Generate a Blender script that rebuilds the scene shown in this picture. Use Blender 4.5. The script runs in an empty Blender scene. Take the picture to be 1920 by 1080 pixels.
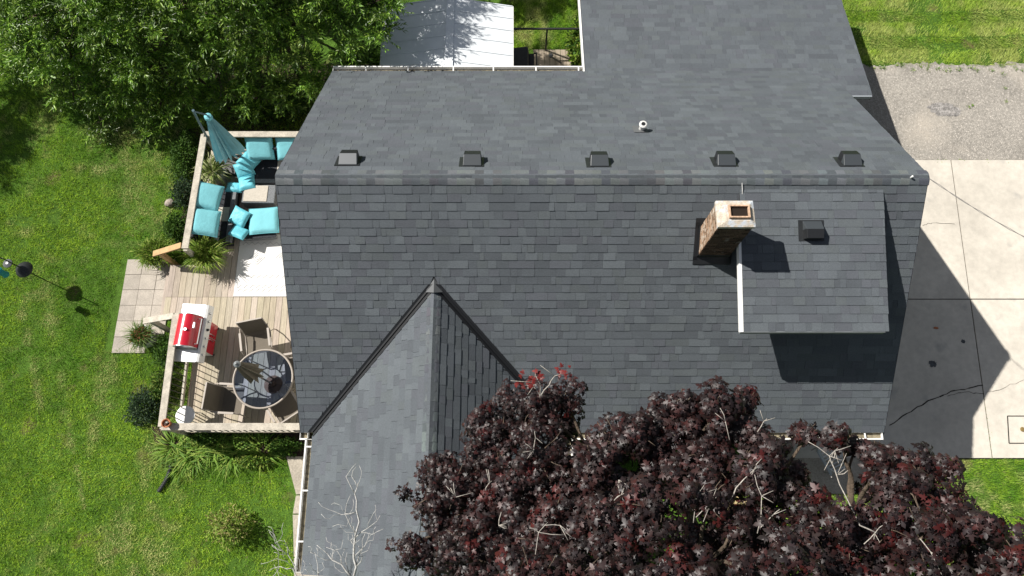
import bpy, math, random
import numpy as np
from mathutils import Vector, Matrix
R = math.radians
rnd = random.Random(7)
rng = np.random.default_rng(11)
sc = bpy.context.scene
C = sc.collection

# ---------------------------------------------------------------- camera, sky, sun, exposure
H, TAU, FPX = 15.95, R(17.68), 1350.0
cam = bpy.data.cameras.new('camera'); cam.sensor_width = 36; cam.lens = FPX / 1920 * 36
cam.clip_start = .1; cam.clip_end = 1000
co = bpy.data.objects.new('camera', cam); C.objects.link(co)
co.location = (0, 0, H); co.rotation_euler = (TAU, 0, 0); sc.camera = co
SUN = Vector((.842, -.378, -1.0))                 # the way the light travels
w = bpy.data.worlds.new('World'); sc.world = w; w.use_nodes = True
nt = w.node_tree; sky = nt.nodes.new('ShaderNodeTexSky'); sky.sky_type = 'NISHITA'; sky.sun_disc = False
sky.sun_elevation = math.atan2(1, math.hypot(SUN.x, SUN.y)); sky.sun_rotation = math.atan2(-SUN.x, -SUN.y)
bg = nt.nodes['Background']; bg.inputs[1].default_value = .05
hs_ = nt.nodes.new('ShaderNodeHueSaturation'); hs_.inputs['Saturation'].default_value = .5     # the camera's white balance
nt.links.new(sky.outputs[0], hs_.inputs['Color']); nt.links.new(hs_.outputs[0], bg.inputs[0])
sl = bpy.data.lights.new('sun', 'SUN'); sl.energy = 5.0; sl.angle = R(.53); sl.color = (1, .955, .89)
so = bpy.data.objects.new('sun', sl); C.objects.link(so); so.location = (-20, 10, 30)
so.rotation_euler = SUN.to_track_quat('-Z', 'Y').to_euler()
vs = sc.view_settings; vs.view_transform = 'Standard'; vs.look = 'None'; vs.gamma = 1; vs.exposure = .5
vs.use_curve_mapping = False

# ---------------------------------------------------------------- helpers
ct, st = math.cos(TAU), math.sin(TAU)
def ray(x, y):
    X, u = (x - 960) / FPX, (540 - y) / FPX
    return X, u * ct + st, u * st - ct
def P(x, y, z=0.):                                # a place in the photograph at height z -> metres
    a, b, c = ray(x, y); k = (z - H) / c
    return Vector((a * k, b * k, z))
def PX(p):
    q0, q1, q2 = p[0], p[1], p[2] - H
    u, d = q1 * ct + q2 * st, q1 * st - q2 * ct
    return 960 + FPX * q0 / d, 540 - FPX * u / d

class MB:
    def __init__(s): s.v = []; s.f = []; s.c = []
    def quad(s, pts, col=None):
        n = len(s.v); s.v += [tuple(p) for p in pts]; s.f.append(tuple(range(n, n + len(pts)))); s.c.append(col)
    def hexa(s, b, t, col=None, bottom=True):      # b, t: four corners each, counter-clockwise from above
        n = len(s.v); s.v += [tuple(p) for p in b] + [tuple(p) for p in t]
        fs = [(4, 5, 6, 7)] + [(i, (i + 1) % 4, 4 + (i + 1) % 4, 4 + i) for i in range(4)]
        if bottom: fs.append((3, 2, 1, 0))
        for f in fs: s.f.append(tuple(n + i for i in f)); s.c.append(col)
        return s
    def box(s, x0, x1, y0, y1, z0, z1, col=None):
        return s.hexa([(x0, y0, z0), (x1, y0, z0), (x1, y1, z0), (x0, y1, z0)], [(x0, y0, z1), (x1, y0, z1), (x1, y1, z1), (x0, y1, z1)], col)
    def bar(s, a, b, wd, ht, col=None, up=(0, 0, 1)):      # a beam from a to b, its middle on the line
        a, b = Vector(a), Vector(b); d = (b - a).normalized(); sd = d.cross(Vector(up))
        if sd.length < 1e-4: sd = Vector((1, 0, 0))
        sd.normalize(); u = sd.cross(d); sd *= wd / 2; u *= ht / 2
        return s.hexa([a - sd - u, a + sd - u, b + sd - u, b - sd - u], [a - sd + u, a + sd + u, b + sd + u, b - sd + u], col)
    def tube(s, pts, r, n=8, col=None, cap=True):
        pts = [Vector(p) for p in pts]; m = len(pts)
        if not hasattr(r, '__len__'): r = [r] * m
        base = len(s.v); px = None
        for i, p in enumerate(pts):
            d = (pts[min(i + 1, m - 1)] - pts[max(i - 1, 0)]).normalized()
            a = px if px is not None else (Vector((1, 0, 0)) if abs(d.x) < .8 else Vector((0, 1, 0)))
            a = (a - d * a.dot(d)).normalized(); px = a; b = d.cross(a)
            for k in range(n):
                t = 2 * math.pi * k / n; s.v.append(tuple(p + (a * math.cos(t) + b * math.sin(t)) * r[i]))
        for i in range(m - 1):
            for k in range(n):
                q = base + i * n
                s.f.append((q + k, q + (k + 1) % n, q + n + (k + 1) % n, q + n + k)); s.c.append(col)
        if cap:
            s.f.append(tuple(base + k for k in reversed(range(n)))); s.c.append(col)
            s.f.append(tuple(base + (m - 1) * n + k for k in range(n))); s.c.append(col)
        return s
    def lathe(s, prof, n=24, c=(0, 0, 0), col=None):
        base = len(s.v); m = len(prof)
        for r, z in prof:
            for k in range(n):
                t = 2 * math.pi * k / n; s.v.append((c[0] + r * math.cos(t), c[1] + r * math.sin(t), c[2] + z))
        for i in range(m - 1):
            for k in range(n):
                q = base + i * n; s.f.append((q + k, q + (k + 1) % n, q + n + (k + 1) % n, q + n + k)); s.c.append(col)
        s.f.append(tuple(base + k for k in reversed(range(n)))); s.c.append(col)
        s.f.append(tuple(base + (m - 1) * n + k for k in range(n))); s.c.append(col)
        return s
    def pillow(s, lx, ly, th, M=None, n=10, pw=.45, col=None):   # a stuffed cushion, lx by ly, th thick
        base = len(s.v); M = M or Matrix()
        for sgn in (1, -1):
            for j in range(n + 1):
                for i in range(n + 1):
                    a, b = i / n * 2 - 1, j / n * 2 - 1
                    e = (max(0, 1 - abs(a) ** 4) * max(0, 1 - abs(b) ** 4)) ** pw
                    kx = 1 - .05 * (1 - b * b) * (abs(a) > .99); 
                    s.v.append(tuple(M @ Vector((a * lx / 2 * (1 - .03 * (1 - b * b)), b * ly / 2 * (1 - .03 * (1 - a * a)), sgn * th / 2 * e))))
        w1 = n + 1
        for sg in (0, 1):
            o = base + sg * w1 * w1
            for j in range(n):
                for i in range(n):
                    q = (o + j * w1 + i, o + j * w1 + i + 1, o + (j + 1) * w1 + i + 1, o + (j + 1) * w1 + i)
                    s.f.append(q if sg == 0 else q[::-1]); s.c.append(col)
        return s
    def build(s, name, mat, parent=None, off=None, smooth=False, bevel=0):
        me = bpy.data.meshes.new(name); o3 = off or (0, 0, 0)
        vv = [(a - o3[0], b - o3[1], c - o3[2]) for a, b, c in s.v] if off else s.v
        me.from_pydata(vv, [], s.f)
        if any(c is not None for c in s.c):
            at = me.attributes.new('col', 'FLOAT_COLOR', 'FACE')
            at.data.foreach_set('color', np.array([(c or (1, 1, 1)) + (1,) for c in s.c], 'f').ravel())
        me.materials.append(mat)
        if smooth: me.polygons.foreach_set('use_smooth', [True] * len(me.polygons))
        o = bpy.data.objects.new(name, me); C.objects.link(o)
        if parent is not None: o.parent = parent
        elif off: o.location = off
        if smooth == 2: me.set_sharp_from_angle(angle=R(40))
        if bevel:
            b = o.modifiers.new('b', 'BEVEL'); b.width = bevel; b.segments = 2; b.limit_method = 'ANGLE'
        return o

def tag(o, label, cat=None, group=None, kind=None):
    if label: o['label'] = label
    if cat: o['category'] = cat
    if group: o['group'] = group
    if kind: o['kind'] = kind
    return o
def thing(name, label, cat, loc=(0, 0, 0), rz=0, group=None):
    o = bpy.data.objects.new(name, None); C.objects.link(o); o.empty_display_size = .2
    o.location = loc; o.rotation_euler = (0, 0, rz); return tag(o, label, cat, group)
def copy_tree(o, parent=None):
    c = o.copy(); C.objects.link(c); c.parent = parent
    for ch in list(o.children): copy_tree(ch, c)
    return c
def np_mesh(name, V, F, cols, mat, parent=None, smooth=False, off=None):   # V (n,3), F (m,k), cols (m,3)
    if off is not None: V = V - np.array(off)
    me = bpy.data.meshes.new(name); k = F.shape[1]; m = len(F)
    me.vertices.add(len(V)); me.vertices.foreach_set('co', np.ascontiguousarray(V, 'f').ravel())
    me.loops.add(m * k); me.loops.foreach_set('vertex_index', np.ascontiguousarray(F, 'i').ravel())
    me.polygons.add(m); me.polygons.foreach_set('loop_start', np.arange(0, m * k, k, dtype='i'))
    me.update(calc_edges=True)
    if smooth: me.polygons.foreach_set('use_smooth', np.ones(m, bool))
    at = me.attributes.new('col', 'FLOAT_COLOR', 'FACE')
    at.data.foreach_set('color', np.concatenate([cols, np.ones((m, 1))], 1).astype('f').ravel())
    me.materials.append(mat)
    o = bpy.data.objects.new(name, me); C.objects.link(o)
    if parent is not None: o.parent = parent
    elif off is not None: o.location = off
    return o

# ---------------------------------------------------------------- materials
MATS = {}
def M(name, col=(.5, .5, .5), rough=.8, spec=.3, metal=0., attr=False, noise=(), bump=None, trans=0., pos=True, rand=0., tint=None, coat=0, alpha=1):
    m = bpy.data.materials.new(name); m.use_nodes = True; MATS[name] = m
    n, l = m.node_tree.nodes, m.node_tree.links; b = n['Principled BSDF']
    g = n.new('ShaderNodeNewGeometry')
    if attr:
        a = n.new('ShaderNodeAttribute'); a.attribute_name = 'col'; cur = a.outputs['Color']
    else:
        a = n.new('ShaderNodeRGB'); a.outputs[0].default_value = (*col, 1); cur = a.outputs[0]
    def mul(cur, fac):
        x = n.new('ShaderNodeMix'); x.data_type = 'RGBA'; x.blend_type = 'MULTIPLY'; x.inputs[0].default_value = 1
        l.new(cur, x.inputs[6]); l.new(fac, x.inputs[7]); return x.outputs[2]
    for sc_, lo, hi, *st_ in noise:
        t = n.new('ShaderNodeTexNoise'); t.inputs['Detail'].default_value = 5
        src = g.outputs['Position']
        if st_:
            mp = n.new('ShaderNodeMapping'); mp.inputs['Scale'].default_value = st_[0]; l.new(src, mp.inputs[0]); src = mp.outputs[0]
        t.inputs['Scale'].default_value = sc_; l.new(src, t.inputs['Vector'])
        r = n.new('ShaderNodeMapRange'); r.inputs[1].default_value = .3; r.inputs[2].default_value = .7
        r.inputs[3].default_value = lo; r.inputs[4].default_value = hi; l.new(t.outputs[0], r.inputs[0]); cur = mul(cur, r.outputs[0])
    if rand:
        oi = n.new('ShaderNodeObjectInfo'); r = n.new('ShaderNodeMapRange'); r.inputs[3].default_value = 1 - rand; r.inputs[4].default_value = 1 + rand
        l.new(oi.outputs['Random'], r.inputs[0]); cur = mul(cur, r.outputs[0])
    if tint:                                       # a second colour in patches: (colour, scale, lo, hi)
        t = n.new('ShaderNodeTexNoise'); t.inputs['Scale'].default_value = tint[1]; t.inputs['Detail'].default_value = 6
        l.new(g.outputs['Position'], t.inputs['Vector'])
        r = n.new('ShaderNodeMapRange'); r.inputs[1].default_value = tint[2]; r.inputs[2].default_value = tint[3]; l.new(t.outputs[0], r.inputs[0])
        x = n.new('ShaderNodeMix'); x.data_type = 'RGBA'; l.new(r.outputs[0], x.inputs[0]); l.new(cur, x.inputs[6]); x.inputs[7].default_value = (*tint[0], 1)
        cur = x.outputs[2]
    l.new(cur, b.inputs['Base Color']); b.inputs['Roughness'].default_value = rough; b.inputs['Metallic'].default_value = metal
    b.inputs['Specular IOR Level'].default_value = spec; b.inputs['Coat Weight'].default_value = coat
    if bump:
        t = n.new('ShaderNodeTexNoise'); t.inputs['Scale'].default_value = bump[0]; t.inputs['Detail'].default_value = 4
        l.new(g.outputs['Position'], t.inputs['Vector'])
        bp = n.new('ShaderNodeBump'); bp.inputs['Strength'].default_value = bump[1]; bp.inputs['Distance'].default_value = bump[2]
        l.new(t.outputs[0], bp.inputs['Height']); l.new(bp.outputs[0], b.inputs['Normal'])
    if trans:
        tr = n.new('ShaderNodeBsdfTranslucent'); l.new(cur, tr.inputs[0]); mx = n.new('ShaderNodeMixShader'); mx.inputs[0].default_value = trans
        l.new(b.outputs[0], mx.inputs[1]); l.new(tr.outputs[0], mx.inputs[2]); l.new(mx.outputs[0], n['Material Output'].inputs[0])
    return m
m_shingle = M('asphalt_shingle', rough=.85, spec=.35, attr=True, noise=((260, .62, 1.38), (70, .85, 1.15), (1.3, .92, 1.08)), bump=(300, .5, .004))
m_under = M('roof_underlay', (.03, .032, .035), .9)
m_black = M('black_metal', (.013, .014, .016), .45, .5)
m_vent = M('vent_plastic', (.02, .022, .024), .42, .5, noise=((20, .8, 1.2),))
m_ventgrey = M('vent_grey', (.2, .215, .225), .35, .5, noise=((9, .8, 1.15),))
m_slate = M('slate_vent', (.045, .052, .058), .4, .5)
m_flash2 = M('silver_vent', (.14, .15, .158), .38, .5)
m_flash = M('flashing', (.3, .33, .36), .5, .5)
m_white = M('white_paint', (.8, .8, .78), .45, .4, noise=((8, .9, 1.05),))
m_siding = M('siding', (.55, .54, .5), .6, noise=((3, .9, 1.08),))
m_debris = M('gutter_dirt', (.22, .19, .13), .95, noise=((18, .5, 1.4), (90, .7, 1.3)))
m_brick = M('brick', (.27, .18, .12), .9, .2, noise=((60, .7, 1.3),), rand=.45, tint=((.52, .45, .37), 11, .48, .68), bump=(120, .6, .006))
m_sootshade = M('sooty_shaded_brick', (.085, .055, .04), .9, .2, noise=((60, .75, 1.25),), rand=.5, tint=((.3, .27, .25), 8, .62, .78), bump=(120, .6, .006))  # south face bricks: soot tone plus that face's shade in the colour
m_mortar = M('mortar', (.42, .37, .3), .95, noise=((40, .7, 1.2),))
m_cap = M('chimney_cap', (.5, .44, .36), .9, noise=((12, .75, 1.2), (70, .8, 1.2)), tint=((.5, .54, .58), 9, .5, .64), bump=(50, .8, .01))
m_flue = M('flue_clay', (.5, .34, .23), .85, noise=((25, .7, 1.3),), tint=((.04, .03, .025), 5, .6, .75))
m_pipe = M('pvc', (.72, .72, .7), .5, noise=((30, .7, 1.1),))
m_lead = M('lead_boot', (.11, .115, .12), .6)
m_grass = M('grass_blades', attr=True, rough=.6, spec=.25, trans=.3)
m_leaf = M('green_leaf', attr=True, rough=.38, spec=.55, trans=.35)
m_maple = M('maple_leaf', attr=True, rough=.46, spec=.38, trans=.1)
m_plant = M('plant_leaf', attr=True, rough=.6, spec=.22, trans=.35)
m_bark = M('bark', (.1, .075, .055), .95, noise=((12, .5, 1.4, (1, 1, .2)),), bump=(30, 1, .02))
m_palebark = M('pale_bark', (.38, .35, .31), .9, noise=((40, .6, 1.3),))
m_whitebark = M('white_bark', (.55, .54, .51), .8, noise=((35, .55, 1.15),))
m_ground = M('lawn_soil', (.07, .14, .02), .95, .1, noise=((.5, .8, 1.2), (5, .7, 1.3), (40, .6, 1.4)), tint=((.16, .13, .06), 1.3, .62, .74), bump=(60, 1, .03))
m_conc = M('concrete', (.57, .53, .46), .9, .25, noise=((.5, .88, 1.08), (2.3, .92, 1.06), (9, .92, 1.07), (120, .88, 1.1)), tint=((.3, .29, .27), 1.7, .64, .82), bump=(90, .3, .006))
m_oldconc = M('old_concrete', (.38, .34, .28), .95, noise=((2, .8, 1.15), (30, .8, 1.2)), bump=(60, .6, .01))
m_gravel = M('gravel_base', (.34, .317, .28), .95, noise=((1.1, .85, 1.12), (14, .8, 1.2), (130, .55, 1.45)), tint=((.5, .45, .38), .7, .55, .75), bump=(110, 1, .02))
m_stone = M('gravel_stone', attr=True, rough=.9)
m_crack = M('crack_dirt', (.035, .032, .026), 1)
m_oil = M('gravel_oil', (.29, .275, .26), .9, noise=((9, .6, 1.4), (40, .5, 1.6)), bump=(110, 1, .02))
m_stain = M('oil_stain', (.07, .075, .08), .8, noise=((9, .6, 1.4),))
m_wood = M('weathered_wood', attr=True, rough=.85, spec=.2, noise=((6, .8, 1.15, (9, .5, 9)), (40, .85, 1.12, (6, .4, 6))), bump=(60, .4, .004))
m_railwood = M('rail_wood', (.47, .43, .36), .85, noise=((8, .75, 1.15), (50, .8, 1.15)), bump=(60, .4, .004))
m_newwood = M('new_wood', (.46, .3, .15), .75, noise=((9, .8, 1.15),))
m_teal = M('teal_fabric', (.19, .5, .555), .8, .2, noise=((4, .93, 1.06), (300, .92, 1.08)), bump=(14, .35, .02))
m_tealp = M('teal_pillow', (.13, .48, .57), .5, .35, noise=((4, .9, 1.08),), bump=(10, .6, .03))
m_pipingt = M('teal_piping', (.12, .38, .43), .8)
m_tealu = M('teal_canopy', (.26, .52, .57), .7, noise=((5, .9, 1.1),))
m_wicker = M('dark_wicker', (.018, .02, .026), .6, noise=((90, .5, 1.6),), bump=(140, 1, .01))
m_greywick = M('grey_wicker', (.17, .18, .19), .6, noise=((110, .35, 1.6),), bump=(140, 1, .01))
m_beige = M('beige_panel', (.46, .42, .36), .8, noise=((30, .9, 1.1),))
m_rug = M('rug', (.7, .69, .675), .95, .1, noise=((60, .94, 1.04),))
m_rugline = M('rug_pattern', (.42, .42, .41), .95, .1)
m_steel = M('stainless', (.62, .62, .62), .3, .5, metal=.9, noise=((6, .9, 1.05),))
m_steelp = M('steel_shelf', (.78, .78, .77), .4, .5, metal=.3)
m_red = M('red_enamel', (.5, .012, .03), .25, .6, coat=.4, noise=((5, .9, 1.05),))
m_sling = M('brown_sling', (.14, .12, .095), .85, noise=((200, .7, 1.3),))
m_frame = M('taupe_frame', (.32, .28, .24), .45, .5)
m_terrabase = M('brown_base', (.14, .08, .05), .7)
m_umb = M('brown_canopy', (.14, .125, .1), .85, noise=((9, .85, 1.15),))
m_terra = M('terracotta', (.4, .15, .07), .85, noise=((20, .8, 1.15),))
m_potgrey = M('pot_grey', (.32, .3, .28), .8, noise=((20, .8, 1.2),))
m_soil = M('soil', (.05, .035, .025), 1, noise=((40, .6, 1.5),))
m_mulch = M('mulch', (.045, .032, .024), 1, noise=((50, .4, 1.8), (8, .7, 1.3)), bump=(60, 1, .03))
m_shed = M('shed_panel', (.76, .8, .83), .38, .45, noise=((3, .94, 1.03),))
m_bin = M('black_bin', (.02, .02, .022), .5, noise=((10, .8, 1.2),))
m_plastic = M('black_plastic', (.02, .021, .024), .5, .5)
m_rock = M('rock', (.3, .26, .22), .9, noise=((10, .7, 1.3),), bump=(20, 1, .03))
m_cable = M('cable', (.2, .19, .18), .6)
m_tealfeed = M('feeder_teal', (.03, .28, .32), .4)
m_straw = M('straw', (.42, .33, .17), .95, noise=((9, .5, 1.4), (60, .5, 1.5)))
g = bpy.data.materials.new('table_glass'); g.use_nodes = True; MATS['glass'] = g
n_ = g.node_tree.nodes; l_ = g.node_tree.links; n_.remove(n_['Principled BSDF'])
tb = n_.new('ShaderNodeBsdfTransparent'); tb.inputs[0].default_value = (.66, .75, .9, 1); gb = n_.new('ShaderNodeBsdfGlossy'); gb.inputs['Roughness'].default_value = .05
fr = n_.new('ShaderNodeFresnel'); fr.inputs[0].default_value = 1.5; ms = n_.new('ShaderNodeMixShader')
l_.new(fr.outputs[0], ms.inputs[0]); l_.new(tb.outputs[0], ms.inputs[1]); l_.new(gb.outputs[0], ms.inputs[2]); l_.new(ms.outputs[0], n_['Material Output'].inputs[0])
m_glass = g

# ---------------------------------------------------------------- the house: main numbers (metres)
xw, xe, yr, zr, half, t = -3.905, 6.876, 5.384, 5.187, 3.873, .7088
ze = zr - half * t; ys, yn = yr - half, yr + half
xg, hw = -1.346, 2.33                             # cross gable: ridge line and half width, same pitch
zg = ze + hw * t; yapex = yr - (zr - zg) / t
yg = P(580, 1076, ze).y                           # its south end
def on_north(x, y):
    a, b, c = ray(x, y); k = (zr + yr * t - H) / (c + t * b); return Vector((a * k, b * k, H + c * k))
def on_south(x, y):
    a, b, c = ray(x, y); k = (zr - yr * t - H) / (c - t * b); return Vector((a * k, b * k, H + c * k))
yb, zb = yn - .002, ze                             # the low pitched wing starts at the rear eave
ta = .2; xaw = P(1096, 131, ze).x; xae = P(1620, 132, ze).x; yan = yb + 3.6
zx = ze + .15
for _ in range(6): yx = P(1640, 179, zx).y; zx = ze + (yn - yx) * ta      # and runs on a little beside the gable
xd0, xd1 = 3.78, 6.155; yd1 = 5.2; zd1 = zr - (yr - yd1) * t; yd0 = 2.91; td = .235; zd0 = zd1 - (yd1 - yd0) * td   # shed dormer

# ---------------------------------------------------------------- ground, drives, paths
gm = MB(); s_ = 300; gm.quad([(-s_, -s_, 0), (s_, -s_, 0), (s_, s_, 0), (-s_, s_, 0)])
tag(gm.build('ground', m_ground), 'green lawn and soil around the house', kind='structure')

# concrete driveway in slabs
def slab_joint(v): return 1780 + (v - 300) * .136
drive = thing('driveway', 'pale concrete driveway slabs beside the house', None, P(1800, 600)); drive['kind'] = 'structure'
yj = P(1800, 562).y; yt_ = P(1800, 301).y; yb_ = P(1800, 860).y
xj = lambda y: P(slab_joint(300) + 0, 300).x if False else 9.62
ja, jb = P(1781, 302), P(1858, 858)
def jx(y): return ja.x + (jb.x - ja.x) * (y - ja.y) / (jb.y - ja.y)
gap = .012
DO = tuple(drive.location)
for (xa, xb, ya, y2) in ((6.1, None, yj, yt_), (6.1, None, yb_, yj), (None, 18., yj, yt_), (None, 18., yb_, yj)):
    def X(v, y, sgn): return v if v is not None else jx(y) + sgn * gap
    b = [(X(xa, ya, 1), ya + gap), (X(xb, ya, -1), ya + gap), (X(xb, y2, -1), y2 - gap), (X(xa, y2, 1), y2 - gap)]
    mb = MB(); mb.hexa([(x, y, -.05) for x, y in b], [(x, y, .05) for x, y in b])
    mb.build('slab', m_conc, drive, DO)
mb = MB(); mb.quad([(6.1, yb_, .03), (18, yb_, .03), (18, yt_, .03), (6.1, yt_, .03)]); mb.build('joint_filler', m_crack, drive, DO)
def crack(pts, wd, parent, z=.054, off=DO):
    mb = MB(); q = []
    for i in range(len(pts) - 1):
        a, b = P(*pts[i], z), P(*pts[i + 1], z)
        for k in range(5): q.append(a.lerp(b, k / 5) + Vector((rnd.uniform(-.02, .02), rnd.uniform(-.025, .025), 0)))
    q.append(P(*pts[-1], z))
    for a, b in zip(q, q[1:]):
        d = (b - a).normalized(); s2 = Vector((-d.y, d.x, 0)) * wd * rnd.uniform(.5, 1.3) / 2
        mb.quad([a - s2, b - s2, b + s2, a + s2])
    return mb.build('crack', m_crack, parent, off)
crack([(1668, 796), (1710, 770), (1760, 742), (1800, 730), (1843, 722)], .022, drive)
crack([(1775, 742), (1810, 736), (1845, 738)], .012, drive)
crack([(1730, 424), (1748, 417), (1790, 420)], .008, drive)
crack([(1850, 735), (1880, 728), (1920, 712)], .008, drive)
def blot(px, py, rx, ry, mat, name, z=.055, parent=drive, off=DO):
    c = P(px, py, z + .0004 * len(MATS) * 0 + rnd.uniform(0, .0025)); z = c.z; mb = MB(); n = 26
    mb.quad([(c.x + rx * math.cos(k * 2 * math.pi / n) * rnd.uniform(.7, 1.15), c.y + ry * math.sin(k * 2 * math.pi / n) * rnd.uniform(.7, 1.15), z) for k in range(n)])
    return mb.build(name, mat, parent, off)
blot(1749, 682, .09, .08, m_stain, 'oil_stain'); blot(1806, 640, .05, .045, m_stain, 'oil_stain'); blot(1755, 615, .06, .03, m_terra, 'rust_stain')
mb = MB()
hc = [P(1889, 780, .056), P(1925, 780, .056), P(1925, 831, .056), P(1892, 831, .056)]
for a, b in zip(hc, hc[1:] + hc[:1]): mb.bar(a, b, .02, .006)
hcv = thing('access_cover', 'square outlined utility cover set in the concrete driveway', 'cover', P(1906, 805, .05))
mb.build('cover_frame', m_crack, hcv, tuple(hcv.location))
mb = MB(); c = P(1917, 805, .056); mb.lathe([(.05, 0), (.05, .012), (.035, .016)], 14, c); mb.build('brass_cap', M('brass', (.35, .25, .1), .5, metal=.5), hcv, tuple(hcv.location))

# gravel drive
ga, gb_ = P(1700, 120).y, yt_
mb = MB(); nx = 160
top = [(5 + 13 * i / nx, ga + .05 * math.sin(i * .21) + rnd.uniform(-.06, .06), .012) for i in range(nx + 1)]
for i in range(nx): mb.quad([(5 + 13 * i / nx, gb_ + .01, .012), (5 + 13 * (i + 1) / nx, gb_ + .01, .012), top[i + 1], top[i]])
grv = mb.build('gravel_drive', m_gravel, None); tag(grv, 'worn gravel drive between lawn strip and concrete', kind='structure')
for bx, by, rx, ry in ((1768, 205, .42, .2), (1762, 200, .22, .12), (1790, 212, .16, .1)): blot(bx, by, rx, ry, m_oil, 'oil_stain', .0165, grv, None)
n = 14000
pos = np.stack([rng.uniform(6.5, 13.5, n), rng.uniform(gb_ + .03, ga - .05, n), np.full(n, .012)], 1)
r_ = rng.uniform(.006, .017, n)[:, None]
tet = np.array([(1, 0, 0), (0, 1, 0), (-1, 0, 0), (0, -1, 0), (0, 0, .8)])
ang = rng.uniform(0, 6.28, n); ca, sa = np.cos(ang), np.sin(ang)
tv = tet[None] * rng.uniform(.6, 1.2, (n, 5, 1)); tv = np.stack([tv[..., 0] * ca[:, None] - tv[..., 1] * sa[:, None], tv[..., 0] * sa[:, None] + tv[..., 1] * ca[:, None], tv[..., 2]], 2)
V = (pos[:, None] + tv * r_[:, None]).reshape(-1, 3)
F = (np.arange(n)[:, None, None] * 5 + np.array([(0, 1, 4), (1, 2, 4), (2, 3, 4), (3, 0, 4)])[None]).reshape(-1, 3)
cc = np.repeat(np.array([.4, .37, .33])[None] * rng.uniform(.6, 1.4, (n, 1)), 4, 0)
tag(np_mesh('loose_gravel', V, F, cc, m_stone), 'loose stones scattered over the gravel drive', 'gravel', kind='stuff')

# old concrete walk along the cross gable, pieces
walk = thing('side_walk', 'old concrete walk along the left wing', None, P(560, 950)); walk['kind'] = 'structure'
wy = [P(560, v).y for v in (855, 928, 964, 1045, 1120)]
wl = [P(u, v).x for u, v in ((538, 855), (556, 928), (550, 964), (552, 1045), (553, 1120))]
for i in range(4):
    a, b = wy[i] - .012, wy[i + 1] + .012
    mb = MB(); bb = [(wl[i + 1], b), (-3.1, b), (-3.1, a), (wl[i], a)]
    mb.hexa([(x, y, -.05) for x, y in bb], [(x, y, .04) for x, y in bb]); mb.build('slab', m_oldconc, walk, tuple(walk.location))

# paver patio
pat = thing('patio', 'square concrete pavers laid on the lawn by the deck step', None, P(265, 570)); pat['kind'] = 'structure'
p0 = P(330, 487); cs = .375
poly = [(228, 484), (335, 484), (318, 600), (268, 656), (196, 656)]
pp = [P(*q) for q in poly]
def inside(x, y, pol):
    r = False; n = len(pol)
    for i in range(n):
        a, b = pol[i], pol[i - 1]
        if (a[1] > y) != (b[1] > y) and x < (b[0] - a[0]) * (y - a[1]) / (b[1] - a[1]) + a[0]: r = not r
    return r
mbase = MB()
for j in range(6):
    for i in range(6):
        x0, y1 = p0.x - (i + 1) * cs, p0.y - j * cs
        if not inside(x0 + cs / 2, y1 - cs / 2, pp): continue
        for hx, hy in ((0, 0),):
            mb = MB(); dz = rnd.uniform(-.005, .006); k = rnd.uniform(.88, 1.1)
            mb.box(x0 + .005, x0 + cs - .005, y1 - cs + .005, y1 - .005, -.03, .035 + dz)
            mb.build('paver', M('paver' + str(len(MATS)), (.4 * k, .36 * k, .31 * k), .95, noise=((4, .88, 1.1), (45, .85, 1.15)), bump=(60, .6, .008)), pat, tuple(pat.location))
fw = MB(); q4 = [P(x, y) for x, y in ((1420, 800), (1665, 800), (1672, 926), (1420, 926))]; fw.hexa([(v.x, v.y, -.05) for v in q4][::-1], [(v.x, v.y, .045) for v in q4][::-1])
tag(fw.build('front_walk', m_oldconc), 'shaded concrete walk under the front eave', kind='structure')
# mulch beds
for nm, pol in (('planting_bed', [(285, 800), (585, 800), (585, 858), (500, 862), (330, 850), (290, 830)]), ('planting_bed', [(330, 245), (400, 235), (380, 480), (330, 470), (345, 380)])):
    mb = MB(); mb.quad([P(x, y, .006) for x, y in pol][::-1]); tag(mb.build(nm, m_mulch), 'dark mulch bed beside the deck', kind='structure')
mb = MB(); mb.quad([P(x, y, .006) for x, y in [(400, 120), (740, 120), (740, 260), (420, 260)]][::-1]); tag(mb.build('shaded_soil', m_mulch), 'bare shaded soil behind the deck under the tree', kind='structure')  # dark sheet: the tree's shade put into the soil colour
mb = MB(); sq = [P(1374 + 46 * math.cos(k * .1309) * rnd.uniform(.35, 1.1), 943 + 20 * math.sin(k * .1309) * rnd.uniform(.2, 1.2), .06) for k in range(48)]; mb.quad(sq[::-1]); tag(mb.build('straw_patch', m_straw), 'dry straw-coloured patch of ground under the maple', kind='structure')

# ---------------------------------------------------------------- house
HO = Vector(((xw + xe) / 2, yr, 0)); HOt = tuple(HO)
house = thing('house', 'house with dark grey shingle roof, chimney, shed dormer and cross gable', 'house', HO)
mb = MB(); i_ = .35
mb.box(xw + i_, xe - i_, ys + i_, yn - i_, 0, ze - .02)
for xx in (xw + i_, xe - i_):
    pass
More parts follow.
